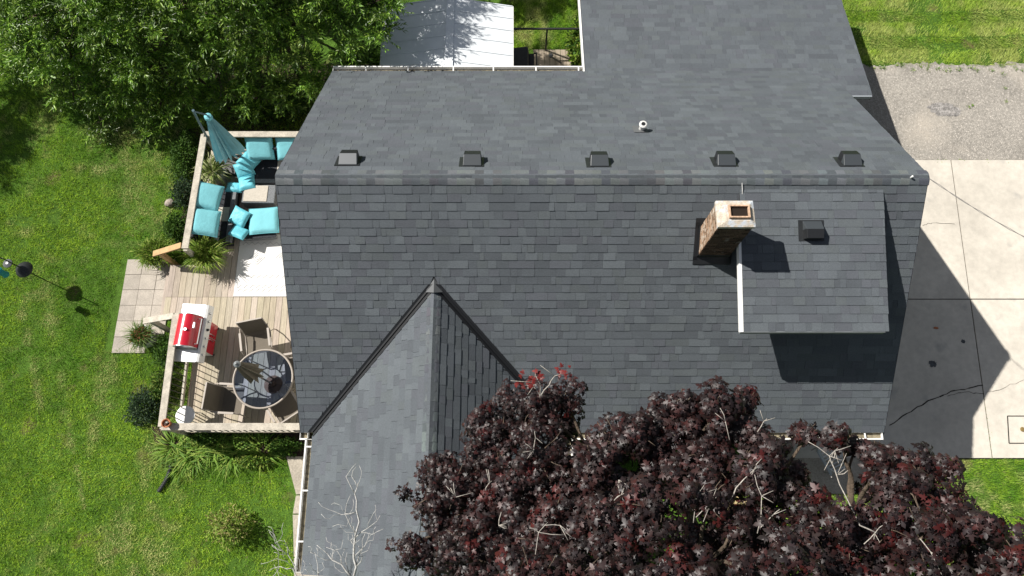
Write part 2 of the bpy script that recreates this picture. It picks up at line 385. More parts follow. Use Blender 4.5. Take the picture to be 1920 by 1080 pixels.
# gable walls as a prism under the roof
a, b = xw + i_, xe - i_
def prism(mb, pts, x0, x1):
    n = len(pts); k = len(mb.v); mb.v += [(x0, y, z) for y, z in pts] + [(x1, y, z) for y, z in pts]
    mb.f.append(tuple(range(k, k + n))); mb.f.append(tuple(range(k + 2 * n - 1, k + n - 1, -1))); mb.c += [None, None]
    for i in range(n): mb.f.append((k + i, k + n + i, k + n + (i + 1) % n, k + (i + 1) % n)); mb.c.append(None)
prism(mb, [(ys + i_, ze - .015), (yr, zr - .32), (yn - i_, ze - .015)], a, b)
mb.box(xg - hw + .3, xg + hw - .3, yg + .3, ys + i_ - .002, 0, ze - .02)
mb.build('wall', m_siding, house, HOt)
mb = MB(); k = len(mb.v)
mb.hexa([(xg - hw + .3, yg + .3, ze - .015), (xg + hw - .3, yg + .3, ze - .015), (xg + hw - .3, ys + .5, ze - .015), (xg - hw + .3, ys + .5, ze - .015)],
        [(xg - .02, yg + .3, zg - .3), (xg + .02, yg + .3, zg - .3), (xg + .02, ys + .5, zg - .3), (xg - .02, ys + .5, zg - .3)])
mb.build('gable_wall', m_siding, house, HOt)
mb = MB(); zl = ze - (yan - .3 - yn) * ta - .16
mb.hexa([(xaw + .3, yn - i_ + .01, 0), (xae - .3, yn - i_ + .01, 0), (xae - .3, yan - .3, 0), (xaw + .3, yan - .3, 0)], [(xaw + .3, yn - i_ + .01, ze - .16), (xae - .3, yn - i_ + .01, ze - .16), (xae - .3, yan - .3, zl), (xaw + .3, yan - .3, zl)])
mb.build('wing_wall', m_siding, house, HOt)

TH = .12                                          # roof deck thickness
def plane_slab(name, pts, parent, mat, th=TH):    # a sloped sheet of thickness th under pts
    mb = MB(); n = len(pts); k = 0
    tp = [Vector(p) - Vector((0, 0, .004)) for p in pts]; bt = [p - Vector((0, 0, th)) for p in tp]
    mb.v = [tuple(p) for p in tp + bt]; mb.f = [tuple(range(n)), tuple(range(2 * n - 1, n - 1, -1))] + [(i, n + i, n + (i + 1) % n, (i + 1) % n) for i in range(n)]
    mb.c = [None] * len(mb.f); return mb.build(name, mat, parent, HOt)
main_roof = MB()
main_roof = plane_slab('main_roof', [(xw, ys, ze), (xe, ys, ze), (xe, yr, zr), (xw, yr, zr)], house, m_under)
def join_slab(o, pts, th=TH):                     # add a second sheet to the same roof
    me = o.data; vs_ = [v.co.copy() for v in me.vertices]; fs_ = [tuple(p.vertices) for p in me.polygons]
    n = len(pts); k = len(vs_); tp = [Vector(p) - Vector((0, 0, .004)) - HO for p in pts]; bt = [p - Vector((0, 0, th)) for p in tp]
    vs_ += tp + bt; fs_ += [tuple(k + i for i in range(n)), tuple(k + i for i in range(2 * n - 1, n - 1, -1))] + [(k + i, k + n + i, k + n + (i + 1) % n, k + (i + 1) % n) for i in range(n)]
    m2 = bpy.data.meshes.new(o.name); m2.from_pydata(vs_, [], fs_); m2.materials.append(me.materials[0]); o.data = m2
join_slab(main_roof, [(xe, yn, ze), (xw, yn, ze), (xw, yr, zr), (xe, yr, zr)])
gable_roof = plane_slab('cross_gable_roof', [(xg - hw, yg, ze), (xg, yg, zg), (xg, yapex, zg), (xg - hw, ys, ze)], house, m_under)
join_slab(gable_roof, [(xg, yg, zg), (xg + hw, yg, ze), (xg + hw, ys, ze), (xg, yapex, zg)])
dormer_roof = plane_slab('dormer_roof', [(xd0, yd0, zd0), (xd1, yd0, zd0), (xd1, yd1, zd1), (xd0, yd1, zd1)], house, m_under, .1)
zan = zb - (yan - yb) * ta
wing_roof = plane_slab('rear_wing_roof', [(xae, yan, zan), (xaw, yan, zan), (xaw, yb, zb), (xae, yb, zb)], house, m_under, .14)

# shingles: each tab a thin wedge, its butt edge raised
TONES = [(.091, .101, .11), (.096, .106, .115), (.085, .094, .103), (.101, .112, .12), (.088, .094, .105), (.093, .103, .108), (.08, .088, .097)]
CAPS = [(.07, .077, .088), (.112, .124, .132), (.092, .102, .11), (.122, .135, .142), (.078, .084, .096), (.1, .112, .118)]
tabs = []                                          # (roof object, 8 points, colour, area in the photograph)
EXPO = .1437
def lay(roof, O, e, s, n, S, xl, xr, phase, dark=1.):
    O, e, s, n = Vector(O), Vector(e), Vector(s).normalized(), Vector(n).normalized()
    rows = int(math.ceil(S / EXPO)); lr = random.Random(phase)
    for i in range(rows):
        s0, s1 = i * EXPO - .012, min((i + 1) * EXPO + .012, S)
        if s1 - s0 < .03: continue
        x = min(xl(s0), xl(s1)) - lr.uniform(0, .4); wob = lr.uniform(-.003, .003); hi = False
        while x < max(xr(s0), xr(s1)):
            wd = lr.choice((.09, .13, .16, .19, .23, .28, .34, .4)) * lr.uniform(.85, 1.15); hi = not hi if lr.random() < .85 else hi
            a0, b0 = max(x, xl(s0)), min(x + wd - .0025, xr(s0)); a1, b1 = max(x, xl(s1)), min(x + wd - .0025, xr(s1))
            x += wd
            if b0 - a0 < .012 and b1 - a1 < .012: continue
            b0, b1 = max(a0, b0), max(a1, b1)
            h0 = (.0125 if hi else .0075) + lr.uniform(-.001, .0015); h1 = .001
            sk = lr.uniform(-.004, .004) * (hi)
            q = [(a0, s0 + wob), (b0, s0 + wob), (b1, s1), (a1, s1)]
            tp = [O + e * (u + (sk if k < 2 and a0 > xl(s0) else 0)) + s * v + n * (h0 if k < 2 else h1) for k, (u, v) in enumerate(q)]
            bt = [O + e * u + s * v - n * .003 for u, v in q]
            c = lr.choice(TONES); kk = lr.uniform(.95, 1.05) * dark * (1 if hi else .96); c = (c[0] * kk * .97, c[1] * kk, c[2] * kk * 1.03)
            pz = [PX(p) for p in tp]
            ar = abs(sum(pz[k][0] * pz[(k + 1) % 4][1] - pz[(k + 1) % 4][0] * pz[k][1] for k in range(4))) / 2
            m = (sum(p[0] for p in pz) / 4, sum(p[1] for p in pz) / 4)
            if not (0 < m[0] < 1920 and 0 < m[1] < 1080): ar = 0
            if roof is main_roof and 1300 < m[0] < 1680 and 345 < m[1] < 705: ar = 0
            if m[1] > 720 and m[0] > 740: ar = 0
            tabs.append((roof, tp, bt, c, ar))
SL = half * math.sqrt(1 + t * t); cg_ = 1 / math.sqrt(1 + t * t)
u_s, n_s = Vector((0, 1, t)), Vector((0, -t, 1))
big = 1e3
# south slope, left of the cross gable, right of it, and above it: the valley cuts the courses
vd = .07
def yv(s): return s * cg_                           # horizontal run from the eave at slope distance s
gx = lambda s: max(0., hw - yv(s)) + vd if yv(s) < hw + .05 else -1
lay(main_roof, (0, ys, ze), (1, 0, 0), u_s, n_s, SL, lambda s: xw - .01, lambda s: xg - gx(s) if gx(s) > 0 else xg, 1)
lay(main_roof, (0, ys, ze), (1, 0, 0), u_s, n_s, SL, lambda s: xg + gx(s) if gx(s) > 0 else xg, lambda s: xe + .01, 2)
lay(main_roof, (0, yn, ze), (-1, 0, 0), (0, -1, t), (0, t, 1), SL, lambda s: -xe - .01, lambda s: -xw + .01, 3)
# cross gable: courses run along y
lay(gable_roof, (xg - hw, 0, ze), (0, -1, 0), (1, 0, t), (-t, 0, 1), hw / cg_, lambda s: -(ys + yv(s)) + vd, lambda s: -yg + .01, 4)
lay(gable_roof, (xg + hw, 0, ze), (0, 1, 0), (-1, 0, t), (t, 0, 1), hw / cg_, lambda s: yg - .01, lambda s: ys + yv(s) - vd, 5)
kd = math.sqrt(1 + td * td)
lay(dormer_roof, (0, yd0, zd0), (1, 0, 0), (0, 1, td), (0, -td, 1), (yd1 - yd0) * kd, lambda s: xd0, lambda s: xd1 + .01, 6)
ka = math.sqrt(1 + ta * ta)
SW = (yan - yb) * ka
join_slab(wing_roof, [(xae, yb - .001, zb), (xe - .05, yb - .001, zb), (xe - .05, yx, zx), (xae, yx, zx)], .14)
lay(wing_roof, (0, yan, zan), (-1, 0, 0), (0, -1, ta), (0, ta, 1), SW, lambda s: -xae - .01, lambda s: -xaw, 8)
lay(wing_roof, (0, yb, zb), (-1, 0, 0), (0, -1, ta), (0, ta, 1), (yn - yx) * ka, lambda s: -xae - .01, lambda s: -xe, 9)
order = sorted(range(len(tabs)), key=lambda i: -tabs[i][4]); chosen = set(order[:300])
rest = {}
for i, (roof, tp, bt, c, ar) in enumerate(tabs):
    if i in chosen:
        MB().hexa(bt, tp, c, bottom=False).build('shingle', m_shingle, roof, HOt)
    else: rest.setdefault(roof.name, (roof, MB()))[1].hexa(bt, tp, c, bottom=False)
for roof, mb in rest.values(): mb.build('shingle_courses', m_shingle, roof, HOt)['kind'] = 'stuff'

# ridge caps
def ridge_caps(roof, a, b, d1, d2, step, wid, seed):
    a, b, d1, d2 = Vector(a), Vector(b), Vector(d1).normalized(), Vector(d2).normalized()
    L = (b - a).length; e = (b - a) / L; lr = random.Random(seed); n = int(L / step)
    step = L / n
    for i in range(n):
        mb = MB(); c = tuple(v * lr.uniform(.95, 1.05) for v in lr.choice(CAPS)); up = Vector((0, 0, 1))
        prof = []
        for k in range(-5, 6):
            f = abs(k) / 5; d = (d1 if k < 0 else d2) * (wid * f)
            prof.append(d + up * (.004 - .04 * max(0, 1 - f / .6) ** 1.5))
        ww = lr.uniform(-.006, .006)
        rings = []
        for q, (x, h) in enumerate(((i * step, .011), ((i + 1) * step + .03, .004))):
            rings.append([a + e * x + p + up * h + (p * ww * 3) for p in prof])
        m = len(prof); mb.v = [tuple(p) for r in rings for p in r]
        mb.f = [(k, k + 1, m + k + 1, m + k) for k in range(m - 1)]
        base = len(mb.v); mb.v += [tuple(p - up * .03) for p in rings[0]] + [tuple(rings[0][0] - up * .03), tuple(rings[1][0] - up * .03), tuple(rings[0][-1] - up * .03), tuple(rings[1][-1] - up * .03)]
        mb.f += [(k + 1, k, base + k, base + k + 1) for k in range(m - 1)]
        q = base + m
        mb.f += [(0, m, q + 1, q), (m - 1, q + 2, q + 3, 2 * m - 1)]
        mb.c = [c] * len(mb.f); o = mb.build('ridge_shingle', m_shingle, roof, HOt, smooth=2)
ridge_caps(main_roof, (xw - .008, yr, zr + .007), (xe + .0, yr, zr + .007), (0, -1, -t), (0, 1, -t), .148, .165, 21)
ridge_caps(gable_roof, (xg, yg, zg), (xg, yapex + .1, zg), (-1, 0, -t), (1, 0, -t), .16, .15, 22)
# valley flashing
for sgn in (-1, 1):
    a = Vector((xg + sgn * hw, ys, ze)); b = Vector((xg, yapex, zg))
    if sgn < 0: pass
    mb = MB(); up = Vector((0, 0, 1))
    sm = Vector((sgn, 0, 0)) * 1.0; sg_ = Vector((0, -1, 0))
    for dirv, wd in ((sm, .1), (sg_, .09)):
        # a raised strip either side of the valley line, lying on each plane
        q = [a + up * .016, b + up * .016, b + dirv * wd + up * .022, a + dirv * wd + up * .022]
        lo = [p - up * .02 for p in q]
        mb.hexa(lo, q) if (q[1] - q[0]).cross(q[3] - q[0]).z > 0 else mb.hexa(lo[::-1], q[::-1])
    mb.bar(a + up * .022 + sm * .02, b + up * .022 + sm * .02, .03, .03)
    mb.build('valley_flashing', m_black, house, HOt)
mb = MB(); pk = Vector((xg, yapex + .16, zg + .035)); 
mb.quad([pk + Vector((0, .06, .02)), (xg - .15, yapex - .12, zg - .05), (xg, yapex - .16, zg + .05)]); mb.quad([pk + Vector((0, .06, .02)), (xg, yapex - .16, zg + .05), (xg + .15, yapex - .12, zg - .05)])
mb.build('ridge_saddle', m_lead, house, HOt)

# fascia and gutters
def gutter(a, b, side, name='gutter', hangers=()):
    a, b, sd = Vector(a), Vector(b), Vector(side); up = Vector((0, 0, 1)); wd, ht = .125, .1
    mb = MB()
    def strip(o0, o1, th):
        p = [a + o0, b + o0, b + o1, a + o1]; nrm = ((b - a).cross(o1 - o0)).normalized() * th
        mb.hexa([v - nrm / 2 for v in p], [v + nrm / 2 for v in p])
    strip(-up * ht, sd * (wd * .8) - up * ht, .006); strip(sd * (wd * .8) - up * ht, sd * wd - up * .012, .006)
    mb.bar(a + sd * wd, b + sd * wd, .026, .02); strip(-up * ht, Vector(), .006)
    for e in (a, b):
        mb.hexa([e - up * ht, e + sd * wd * .8 - up * ht, e + sd * wd * .8 - up * ht + (b - a).normalized() * .006, e - up * ht + (b - a).normalized() * .006],
                [e, e + sd * wd, e + sd * wd + (b - a).normalized() * .006, e + (b - a).normalized() * .006])
    o = mb.build(name, m_white, house, HOt)
    d = MB(); p = [a + sd * .008 - up * (ht - .03), b + sd * .008 - up * (ht - .03), b + sd * wd * .84 - up * (ht - .03), a + sd * wd * .84 - up * (ht - .03)]
    d.quad(p); d.build('gutter_debris', m_debris, o, HOt)
    L = (b - a).length
    for h in hangers:
        c = a.lerp(b, h); mb = MB(); mb.bar(c - sd * .005 - up * .006, c + sd * (wd + .012) + up * .002, .028, .008); mb.build('hanger', m_white, o, HOt)
    return o
gutter((xaw - .02, yn + .004, ze - .015), (xw, yn + .004, ze - .015), (0, 1, 0), hangers=(.02, .19, .36, .52, .7, .87))
gutter((xg + hw + .02, ys - .004, ze - .015), (xe - .02, ys - .004, ze - .015), (0, -1, 0), hangers=(.09, .27, .44, .62, .8, .945))
gutter((xw - .02, ys - .004, ze - .015), (xg - hw - .11, ys - .004, ze - .015), (0, -1, 0), hangers=())
gutter((xg - hw - .004, ys - .13, ze - .015), (xg - hw - .004, yg + .03, ze - .015), (-1, 0, 0), hangers=(.06, .4, .78))
gutter((xg + hw + .004, ys - .13, ze - .015), (xg + hw + .004, yg + .03, ze - .015), (1, 0, 0), hangers=(.06, .4, .78))
for xx in (xw - .012, xe + .012):
    for yy in (ys, yn): mb = MB(); mb.bar((xx, yy, ze - .09), (xx, yr, zr - .09), .02, .14); mb.build('rake_board', m_black, house, HOt)
mb = MB(); mb.bar((xaw - .016, yan, zan - .06), (xaw - .016, yn - .03, zb - .06), .032, .17); mb.build('wing_rake_board', m_white, house, HOt)
mb = MB(); mb.bar((xae, yx - .012, zx - .045), (xe + .03, yx - .012, zx - .045), .03, .09); mb.build('wing_drip_edge', m_flash, house, HOt)
mb = MB(); mb.bar((xae + .016, yan, zan - .09), (xae + .016, yx, zx - .09), .02, .13); mb.build('wing_rake_board', m_slate, house, HOt)
# dormer body
dw = MB(); f0 = yd0 + .8
dw.box(xd0 + .18, xd1 - .18, f0, f0 + .1, zr - (yr - f0) * t - .1, zd0 + .02)
for xx in (xd0 + .18, xd1 - .28):
    prism(dw, [(f0 + .1, zr - (yr - f0) * t - .15), (yd1 - .15, zd1 - .14), (f0 + .1, zd0 + .0)], xx, xx + .1)
dw.build('dormer_wall', m_siding, house, HOt)
mb = MB(); mb.bar((xd0 - .02, yd0 - .01, zd0 - .05), (xd0 - .02, yd1 - .5, zd1 - .05 - .5 * td), .045, .12); mb.build('dormer_rake_board', m_white, house, HOt)
mb = MB(); mb.bar((xd0 - .04, yd0 - .014, zd0 - .055), (xd1 - .05, yd0 - .014, zd0 - .055), .024, .11); mb.build('dormer_fascia', m_ventgrey, house, HOt)

# chimney with single bricks
cx0, cx1, cy0, cy1, czt = 3.143, 3.724, 4.221, 4.666, 5.782
chim = MB(); inn = .022
zlow = zr - (yr - cy0) * t - .1
chim.box(cx0 + inn + .006, cx1 - inn - .006, cy0 + inn + .006, cy1 - inn - .006, zlow, czt - .09)
chimney = chim.build('chimney', m_mortar, house, HOt)
def brick_mesh(lx, ly, mat):
    mb = MB(); mb.box(-lx / 2, lx / 2, -ly / 2, ly / 2, -.029, .029); o = mb.build('brick', mat, chimney, None); me = o.data; bpy.data.objects.remove(o); return me
bx0, bx1, by0, by1 = cx0 + inn, cx1 - inn, cy0 + inn, cy1 - inn
def put(me, x, y, z):
    o = bpy.data.objects.new('brick', me); C.objects.link(o); o.parent = chimney; o.location = Vector((x, y, z)) - HO
nw, ns = 2, 3
lw, ls = (by1 - by0) / nw, (bx1 - bx0) / ns
full_w, full_s = brick_mesh(.05, lw - .01, m_brick), brick_mesh(ls - .01, .05, m_sootshade)
half_w, half_s = brick_mesh(.05, lw / 2 - .01, m_brick), brick_mesh(ls / 2 - .01, .05, m_sootshade)
z = czt - .09 - .034; row = 0
while z > zlow + .05:
    for (n_, L_, fm, hm, a0, w_, horiz) in ((nw, lw, full_w, half_w, by0, bx0 + .022, False), (ns, ls, full_s, half_s, bx0, by0 + .022, True)):
        segs = [(i * L_ + L_ / 2, fm) for i in range(n_)] if row % 2 == 0 else [(L_ / 4, hm)] + [(L_ * (i + 1), fm) for i in range(n_ - 1)] + [(n_ * L_ - L_ / 4, hm)]
        for u, me in segs:
            j = rnd.uniform(-.004, .002)
            x_, y_ = (a0 + u, w_ + j) if horiz else (w_ + j, a0 + u)
            if z > zr - (yr - y_) * t - .02: put(me, x_, y_, z)
    z -= .0675; row += 1
mb = MB(); nX = 8
mb.box(cx0, cx1, cy0, cy1, czt - .09, czt - .015); mb.hexa([(cx0 + .01, cy0 + .01, czt - .016), (cx1 - .01, cy0 + .01, czt - .016), (cx1 - .01, cy1 - .01, czt - .016), (cx0 + .01, cy1 - .01, czt - .016)],
        [(cx0 + .13, cy0 + .09, czt + .02), (cx1 - .08, cy0 + .09, czt + .02), (cx1 - .08, cy1 - .09, czt + .02), (cx0 + .13, cy1 - .09, czt + .02)])
cap = mb.build('chimney_cap', m_cap, chimney, HOt, bevel=.012)
fx0, fx1, fy0, fy1 = cx0 + .17, cx1 - .095, cy0 + .125, cy1 - .11
mb = MB()
for (a, b, c, d) in ((fx0, fx1, fy0, fy0 + .022), (fx0, fx1, fy1 - .022, fy1), (fx0, fx0 + .022, fy0 + .0222, fy1 - .0222), (fx1 - .022, fx1, fy0 + .0222, fy1 - .0222)):
    mb.box(a, b, c, d, czt - .02, czt + .07)
mb.build('flue', m_flue, chimney, HOt)
mb = MB(); mb.quad([(fx0 + .02, fy0 + .02, czt + .023), (fx1 - .02, fy0 + .02, czt + .023), (fx1 - .02, fy1 - .02, czt + .023), (fx0 + .02, fy1 - .02, czt + .023)])
mb.build('flue_opening', M('soot', (.02, .014, .01), 1), chimney, HOt)
mb = MB()
def sS(y, h=0): return zr - (yr - y) * t + h
for (a, b, c, d) in ((cx0 - .05, cx0 + inn, cy0 - .03, cy1 + .06), (cx1 - inn, cx1 + .02, cy0 - .03, cy1 + .06), (cx0 - .05, cx1 + .02, cy0 - .09, cy0 + inn), (cx0 - .05, cx1, cy1 - inn, cy1 + .12)):
    mb.hexa([(a, c, sS(c, -.02)), (b, c, sS(c, -.02)), (b, d, sS(d, -.02)), (a, d, sS(d, -.02))], [(a, c, sS(c, .035)), (b, c, sS(c, .035)), (b, d, sS(d, .035)), (a, d, sS(d, .035))])
for (a, b, c, d, h) in ((cx0 + .012, cx0 + inn - .004, cy0 + .01, cy1, .12), (cx0 + .012, cx1 - .02, cy0 + .01, cy0 + inn - .004, .12)):
    mb.hexa([(a, c, sS(c, -.02)), (b, c, sS(c, -.02)), (b, d, sS(d, -.02)), (a, d, sS(d, -.02))], [(a, c, sS(c, h)), (b, c, sS(c, h)), (b, d, sS(d, h)), (a, d, sS(d, h))])
mb.build('base_flashing', m_black, chimney, HOt)
q0, q1 = on_south(1390, 376), on_south(1390, 345); mb = MB(); mb.tube([q0 + Vector((0, 0, .03)), q0.lerp(q1, .5) + Vector((.004, 0, .045)), q1 + Vector((0, 0, .04))], .006, 5); mb.build('roof_cord', m_pipe, house, HOt)

# roof box vents
def make_vent(c, up_s, nrm, mat, wx=.31):
    up_s, nrm, e = Vector(up_s).normalized(), Vector(nrm).normalized(), Vector((1, 0, 0)); c = Vector(c)
    mb = MB(); L = .3
    def pt(u, v, h): return c + e * u + up_s * v + nrm * h
    # hood: rising face paler, its sky sheen in the colour; darker flat top behind
    def blk(v0, v1, h0, h1, i0, i1):
        b = [pt(-wx / 2, v0, .015), pt(wx / 2, v0, .015), pt(wx / 2, v1, .015), pt(-wx / 2, v1, .015)]
        tp = [pt(-wx / 2 + i0, v0, h0), pt(wx / 2 - i0, v0, h0), pt(wx / 2 - i1, v1, h1), pt(-wx / 2 + i1, v1, h1)]
        if e.cross(up_s).dot(nrm) < 0: b, tp = b[::-1], tp[::-1]
        return MB().hexa(b, tp)
    o = blk(.0, L / 2, .16, .03, .012, .0).build('roof_vent', mat, house, HOt, bevel=.006)
    blk(-L / 2, -.001, .15, .16, .02, .012).build('hood_top', m_black, o, HOt, bevel=.004)
    mb = MB(); f = [pt(-wx / 2 - .07, -L / 2 - .03, .004), pt(wx / 2 + .04, -L / 2 - .03, .004), pt(wx / 2 + .04, L / 2 + .02, .004), pt(-wx / 2 - .07, L / 2 + .02, .004)]
    g2 = [p + nrm * .012 for p in f]
    if e.cross(up_s).dot(nrm) < 0: f, g2 = f[::-1], g2[::-1]
    mb.hexa(f, g2); mb.build('flange', m_shingle if False else m_vent, o, HOt)
    return o
for i, (u, v) in enumerate(((655, 303), (886, 305), (1123, 306), (1359, 305), (1593, 305))):
    make_vent(on_north(u, v), (0, -1, t), (0, t, 1), m_flash2 if i == 0 else m_slate)
a, b, c_ = ray(1522, 432); k = (zd0 - yd0 * td - H) / (c_ - td * b)
make_vent((a * k, b * k, H + c_ * k), (0, 1, td), (0, -td, 1), m_slate)
q = on_north(1203, 243); mb = MB(); mb.tube([q - Vector((0, 0, .05)), q + Vector((0, 0, .2))], .055, 16, cap=False); mb.lathe([(.04, .1), (.04, .205), (.057, .205), (.075, .19), (.075, .17)], 18, q)
pv = mb.build('plumbing_vent', m_pipe, house, HOt, smooth=2)
mb = MB(); mb.lathe([(.036, 0), (.036, .207)], 14, q); mb.build('pipe_opening', m_black, pv, HOt)
mb = MB(); nn = Vector((0, t, 1)).normalized(); us = Vector((0, -1, t)).normalized(); e = Vector((1, 0, 0))
ff = [q + e * u + us * v + nn * .015 for u, v in ((.1, -.14), (-.16, -.14), (-.16, .14), (.1, .14))]
mb.quad(ff); mb.build('boot_flange', m_lead, pv, HOt)

# service cable from the ridge end
a = Vector((xe + .02, yr - .02, zr - .05)); d = P(1920, 420, 5.9) - a
def cab(o):
    return [a + d * (k / 16 * 2.6) + Vector((0, 0, -.28 * math.sin(math.pi * k / 16))) + Vector((0, 0, o * math.sin(k * 1.9) * .015)) for k in range(17)]
mb = MB(); mb.tube(cab(1), .005, 6); mb.tube(cab(-1), .004, 6)
cb = mb.build('service_cable', m_cable, None, tuple(a)); tag(cb, 'twisted overhead cable running from the ridge end over the driveway', 'cable')
q = on_south(1707, 334) + Vector((0, 0, .05)); mb = MB(); mb.lathe([(.012, -.04), (.018, .0), (.014, .025), (.005, .03)], 10, q); mb.build('cable_insulator', m_white, house, HOt)

# ---------------------------------------------------------------- deck
ZD = .36
dk = thing('deck', 'weathered wooden deck of long boards beside the house', 'deck', P(450, 600)); DK = tuple(dk.location)
xdl = P(343, 800, ZD).x + .0
yd_n, yd_j, yd_s = P(450, 247, 1.2).y, P(480, 557, ZD).y, P(430, 806, 1.2).y + .02
xr_ = xw + .4
pw = .14
def plank(x0, x1, ya, y2, z, m=m_wood):
    k = rnd.uniform(.84, 1.12); c = (.42 * k, .365 * k * rnd.uniform(.97, 1.03), .29 * k * rnd.uniform(.94, 1.06))
    mb = MB(); mb.box(x0 + .004, x1 - .004, ya, y2, z - .035, z + rnd.uniform(-.002, .002), c); return mb.build('plank', m, dk, DK)
xl_n = P(378, 420, ZD).x - .02                      # upper and lower parts have their own outer edge
ys0, ys1 = P(330, 597, ZD).y, P(330, 497, ZD).y          # the opening in the railing
XO = P(314, 550, ZD).x; x = xr_
while x > XO:
    a = x - pw
    plank(a, x, yd_s + .02 if a > xdl - .08 else ys0, yd_j - .003, ZD); plank(a, x, yd_j + .003, yd_n - .02 if a > xl_n - .12 else ys1, ZD)
    x = a
mb = MB(); mb.box(x + .03, xl_n + .1, ys0 + .04, ys1 - .04, .02, ZD - .041); mb.build('step_frame', m_mulch, dk, DK)
plank(x - pw - .02, x - .02, ys0 + .1, ys1 - .1, .17)
mb = MB(); mb.box(xdl, xr_, yd_s + .05, yd_j - .05, .05, ZD - .04); mb.box(xl_n, xr_, yd_j - .05, yd_n - .05, .05, ZD - .04); mb.build('joist_frame', m_mulch, dk, DK)
ZR = ZD + .93
def rail(pts, name, label, wd=.14, balusters=True, mat=m_railwood, zlow=None, n_each=.13):
    pts = [Vector(p) for p in pts]; r = thing(name, label, 'railing', (pts[0].x, pts[0].y, ZD)); ro = tuple(r.location)
    for a, b in zip(pts, pts[1:]):
        mb = MB(); mb.bar(a, b, wd, .038); mb.build('cap_rail', mat, r, ro)
        if balusters:
            L = (b - a).length; d = (b - a) / L
            lo = Vector((0, 0, -.78)); mb = MB(); mb.bar(a + lo, b + lo, .04, .085); mb.build('lower_rail', mat, r, ro)
            mb = MB(); mb.bar(a + Vector((0, 0, -.07)), b + Vector((0, 0, -.07)), .04, .085); mb.build('upper_rail', mat, r, ro)
            k = 1
            while k * n_each < L - .05:
                p = a + d * (k * n_each); mb = MB(); mb.tube([p + Vector((0, 0, -.76)), p + Vector((0, 0, -.1))], .01, 6); mb.build('baluster', m_black, r, ro); k += 1
    for p in pts:
        mb = MB(); mb.box(p.x - .045, p.x + .045, p.y - .045, p.y + .045, .02, p.z - .02); mb.build('post', mat, r, ro)
    return r
A_, B_, Cc = P(383, 252, ZR), P(347, 466, ZR), P(560, 252, ZR)
rail([(-3.55, A_.y, ZR), A_, B_], 'deck_railing', 'grey wooden railing round the lounge corner of the deck', wd=.14)
D_, E_, F_ = P(330, 590, ZR), P(303, 800, ZR), P(600, 801, ZR)
rail([D_, E_, (xw + .45, E_.y, ZR)], 'deck_railing', 'bleached wooden railing with black balusters behind the grill and dining set')
def handrail(a, b, label, mat):
    h = thing('handrail', label, 'handrail', (b.x, b.y, 0)); ho = tuple(h.location)
    mb = MB(); mb.bar(a, b, .13, .038); mb.build('rail', mat, h, ho); mb = MB()
    q = a.lerp(b, .8); mb.bar((q.x, q.y, 0), (q.x, q.y, q.z - .02), .09, .09, up=(0, 1, 0)); mb.build('post', mat, h, ho)
    return h
handrail(P(340, 460, ZR - .03), P(288, 476, .85), 'tan wooden step handrail next to the planters', m_newwood)
handrail(P(326, 592, ZR - .03), P(270, 602, .85), 'bleached wooden step handrail next to the grill', m_railwood)

# rug
rg = thing('rug', 'white outdoor rug with faint diamond pattern on the deck', 'rug', P(500, 500, ZD)); ro = tuple(rg.location)
ra, rb = P(452, 440, ZD), P(449, 556, ZD)
mb = MB(); mb.hexa([(ra.x, rb.y, ZD + .004), (-3.0, rb.y, ZD + .004), (-3.0, ra.y, ZD + .004), (ra.x, ra.y, ZD + .004)], [(ra.x, rb.y, ZD + .014), (-3.0, rb.y, ZD + .014), (-3.0, ra.y, ZD + .014), (ra.x, ra.y, ZD + .014)]); mb.build('pile', m_rug, rg, ro)
mb = MB(); zz = ZD + .018
def zig(y, amp, stp):
    x = ra.x + .08; k = 0
    while x < -3.2:
        mb.bar((x, y + (amp if k % 2 else -amp), zz), (x + stp, y + (-amp if k % 2 else amp), zz), .008, .004); x += stp; k += 1
for fy in (.1, .16, .32, .85): zig(rb.y + (ra.y - rb.y) * fy, .035, .07)
for cxp in (ra.x + .45, ra.x + 1.05):
    for r0 in (.06, .11, .17):
        cyp = rb.y + (ra.y - rb.y) * .62
        for k in range(4):
            a0, a1 = k * math.pi / 2, (k + 1) * math.pi / 2
            mb.bar((cxp + r0 * math.cos(a0), cyp + r0 * math.sin(a0), zz), (cxp + r0 * math.cos(a1), cyp + r0 * math.sin(a1), zz), .01, .004)
mb.build('pattern', m_rugline, rg, ro)['kind'] = 'stuff'

# lounge set
def cushion(px, py, z, lx, ly, th, rz, tx, label, mat=m_teal, ty=0, group=None, pw=.3):
    c = P(px, py, z); Mx = Matrix.Rotation(rz, 4, 'Z') @ Matrix.Rotation(tx, 4, 'X') @ Matrix.Rotation(ty, 4, 'Y')
    mb = MB(); mb.pillow(lx, ly, th, Mx, pw=pw, n=14)
    o = mb.build('cushion' if mat is m_teal else 'pillow', mat, None, None, smooth=True); o.location = c
    if mat is m_teal:
        mb = MB(); q = []
        for k in range(41):
            f = k / 40 * 4; sgn = [(-1 + 2 * (f % 1), -1), (1, -1 + 2 * (f % 1)), (1 - 2 * (f % 1), 1), (-1, 1 - 2 * (f % 1))][min(3, int(f))] if k < 40 else (-1, -1)
            q.append(Mx @ Vector((sgn[0] * lx / 2 * (1 - .03 * (1 - sgn[1] ** 2)), sgn[1] * ly / 2 * (1 - .03 * (1 - sgn[0] ** 2)), 0)))
        mb.tube(q, .008, 6, cap=False); mb.build('piping', m_pipingt, o, smooth=True)
    return tag(o, label, 'cushion' if mat is m_teal else 'pillow', group)
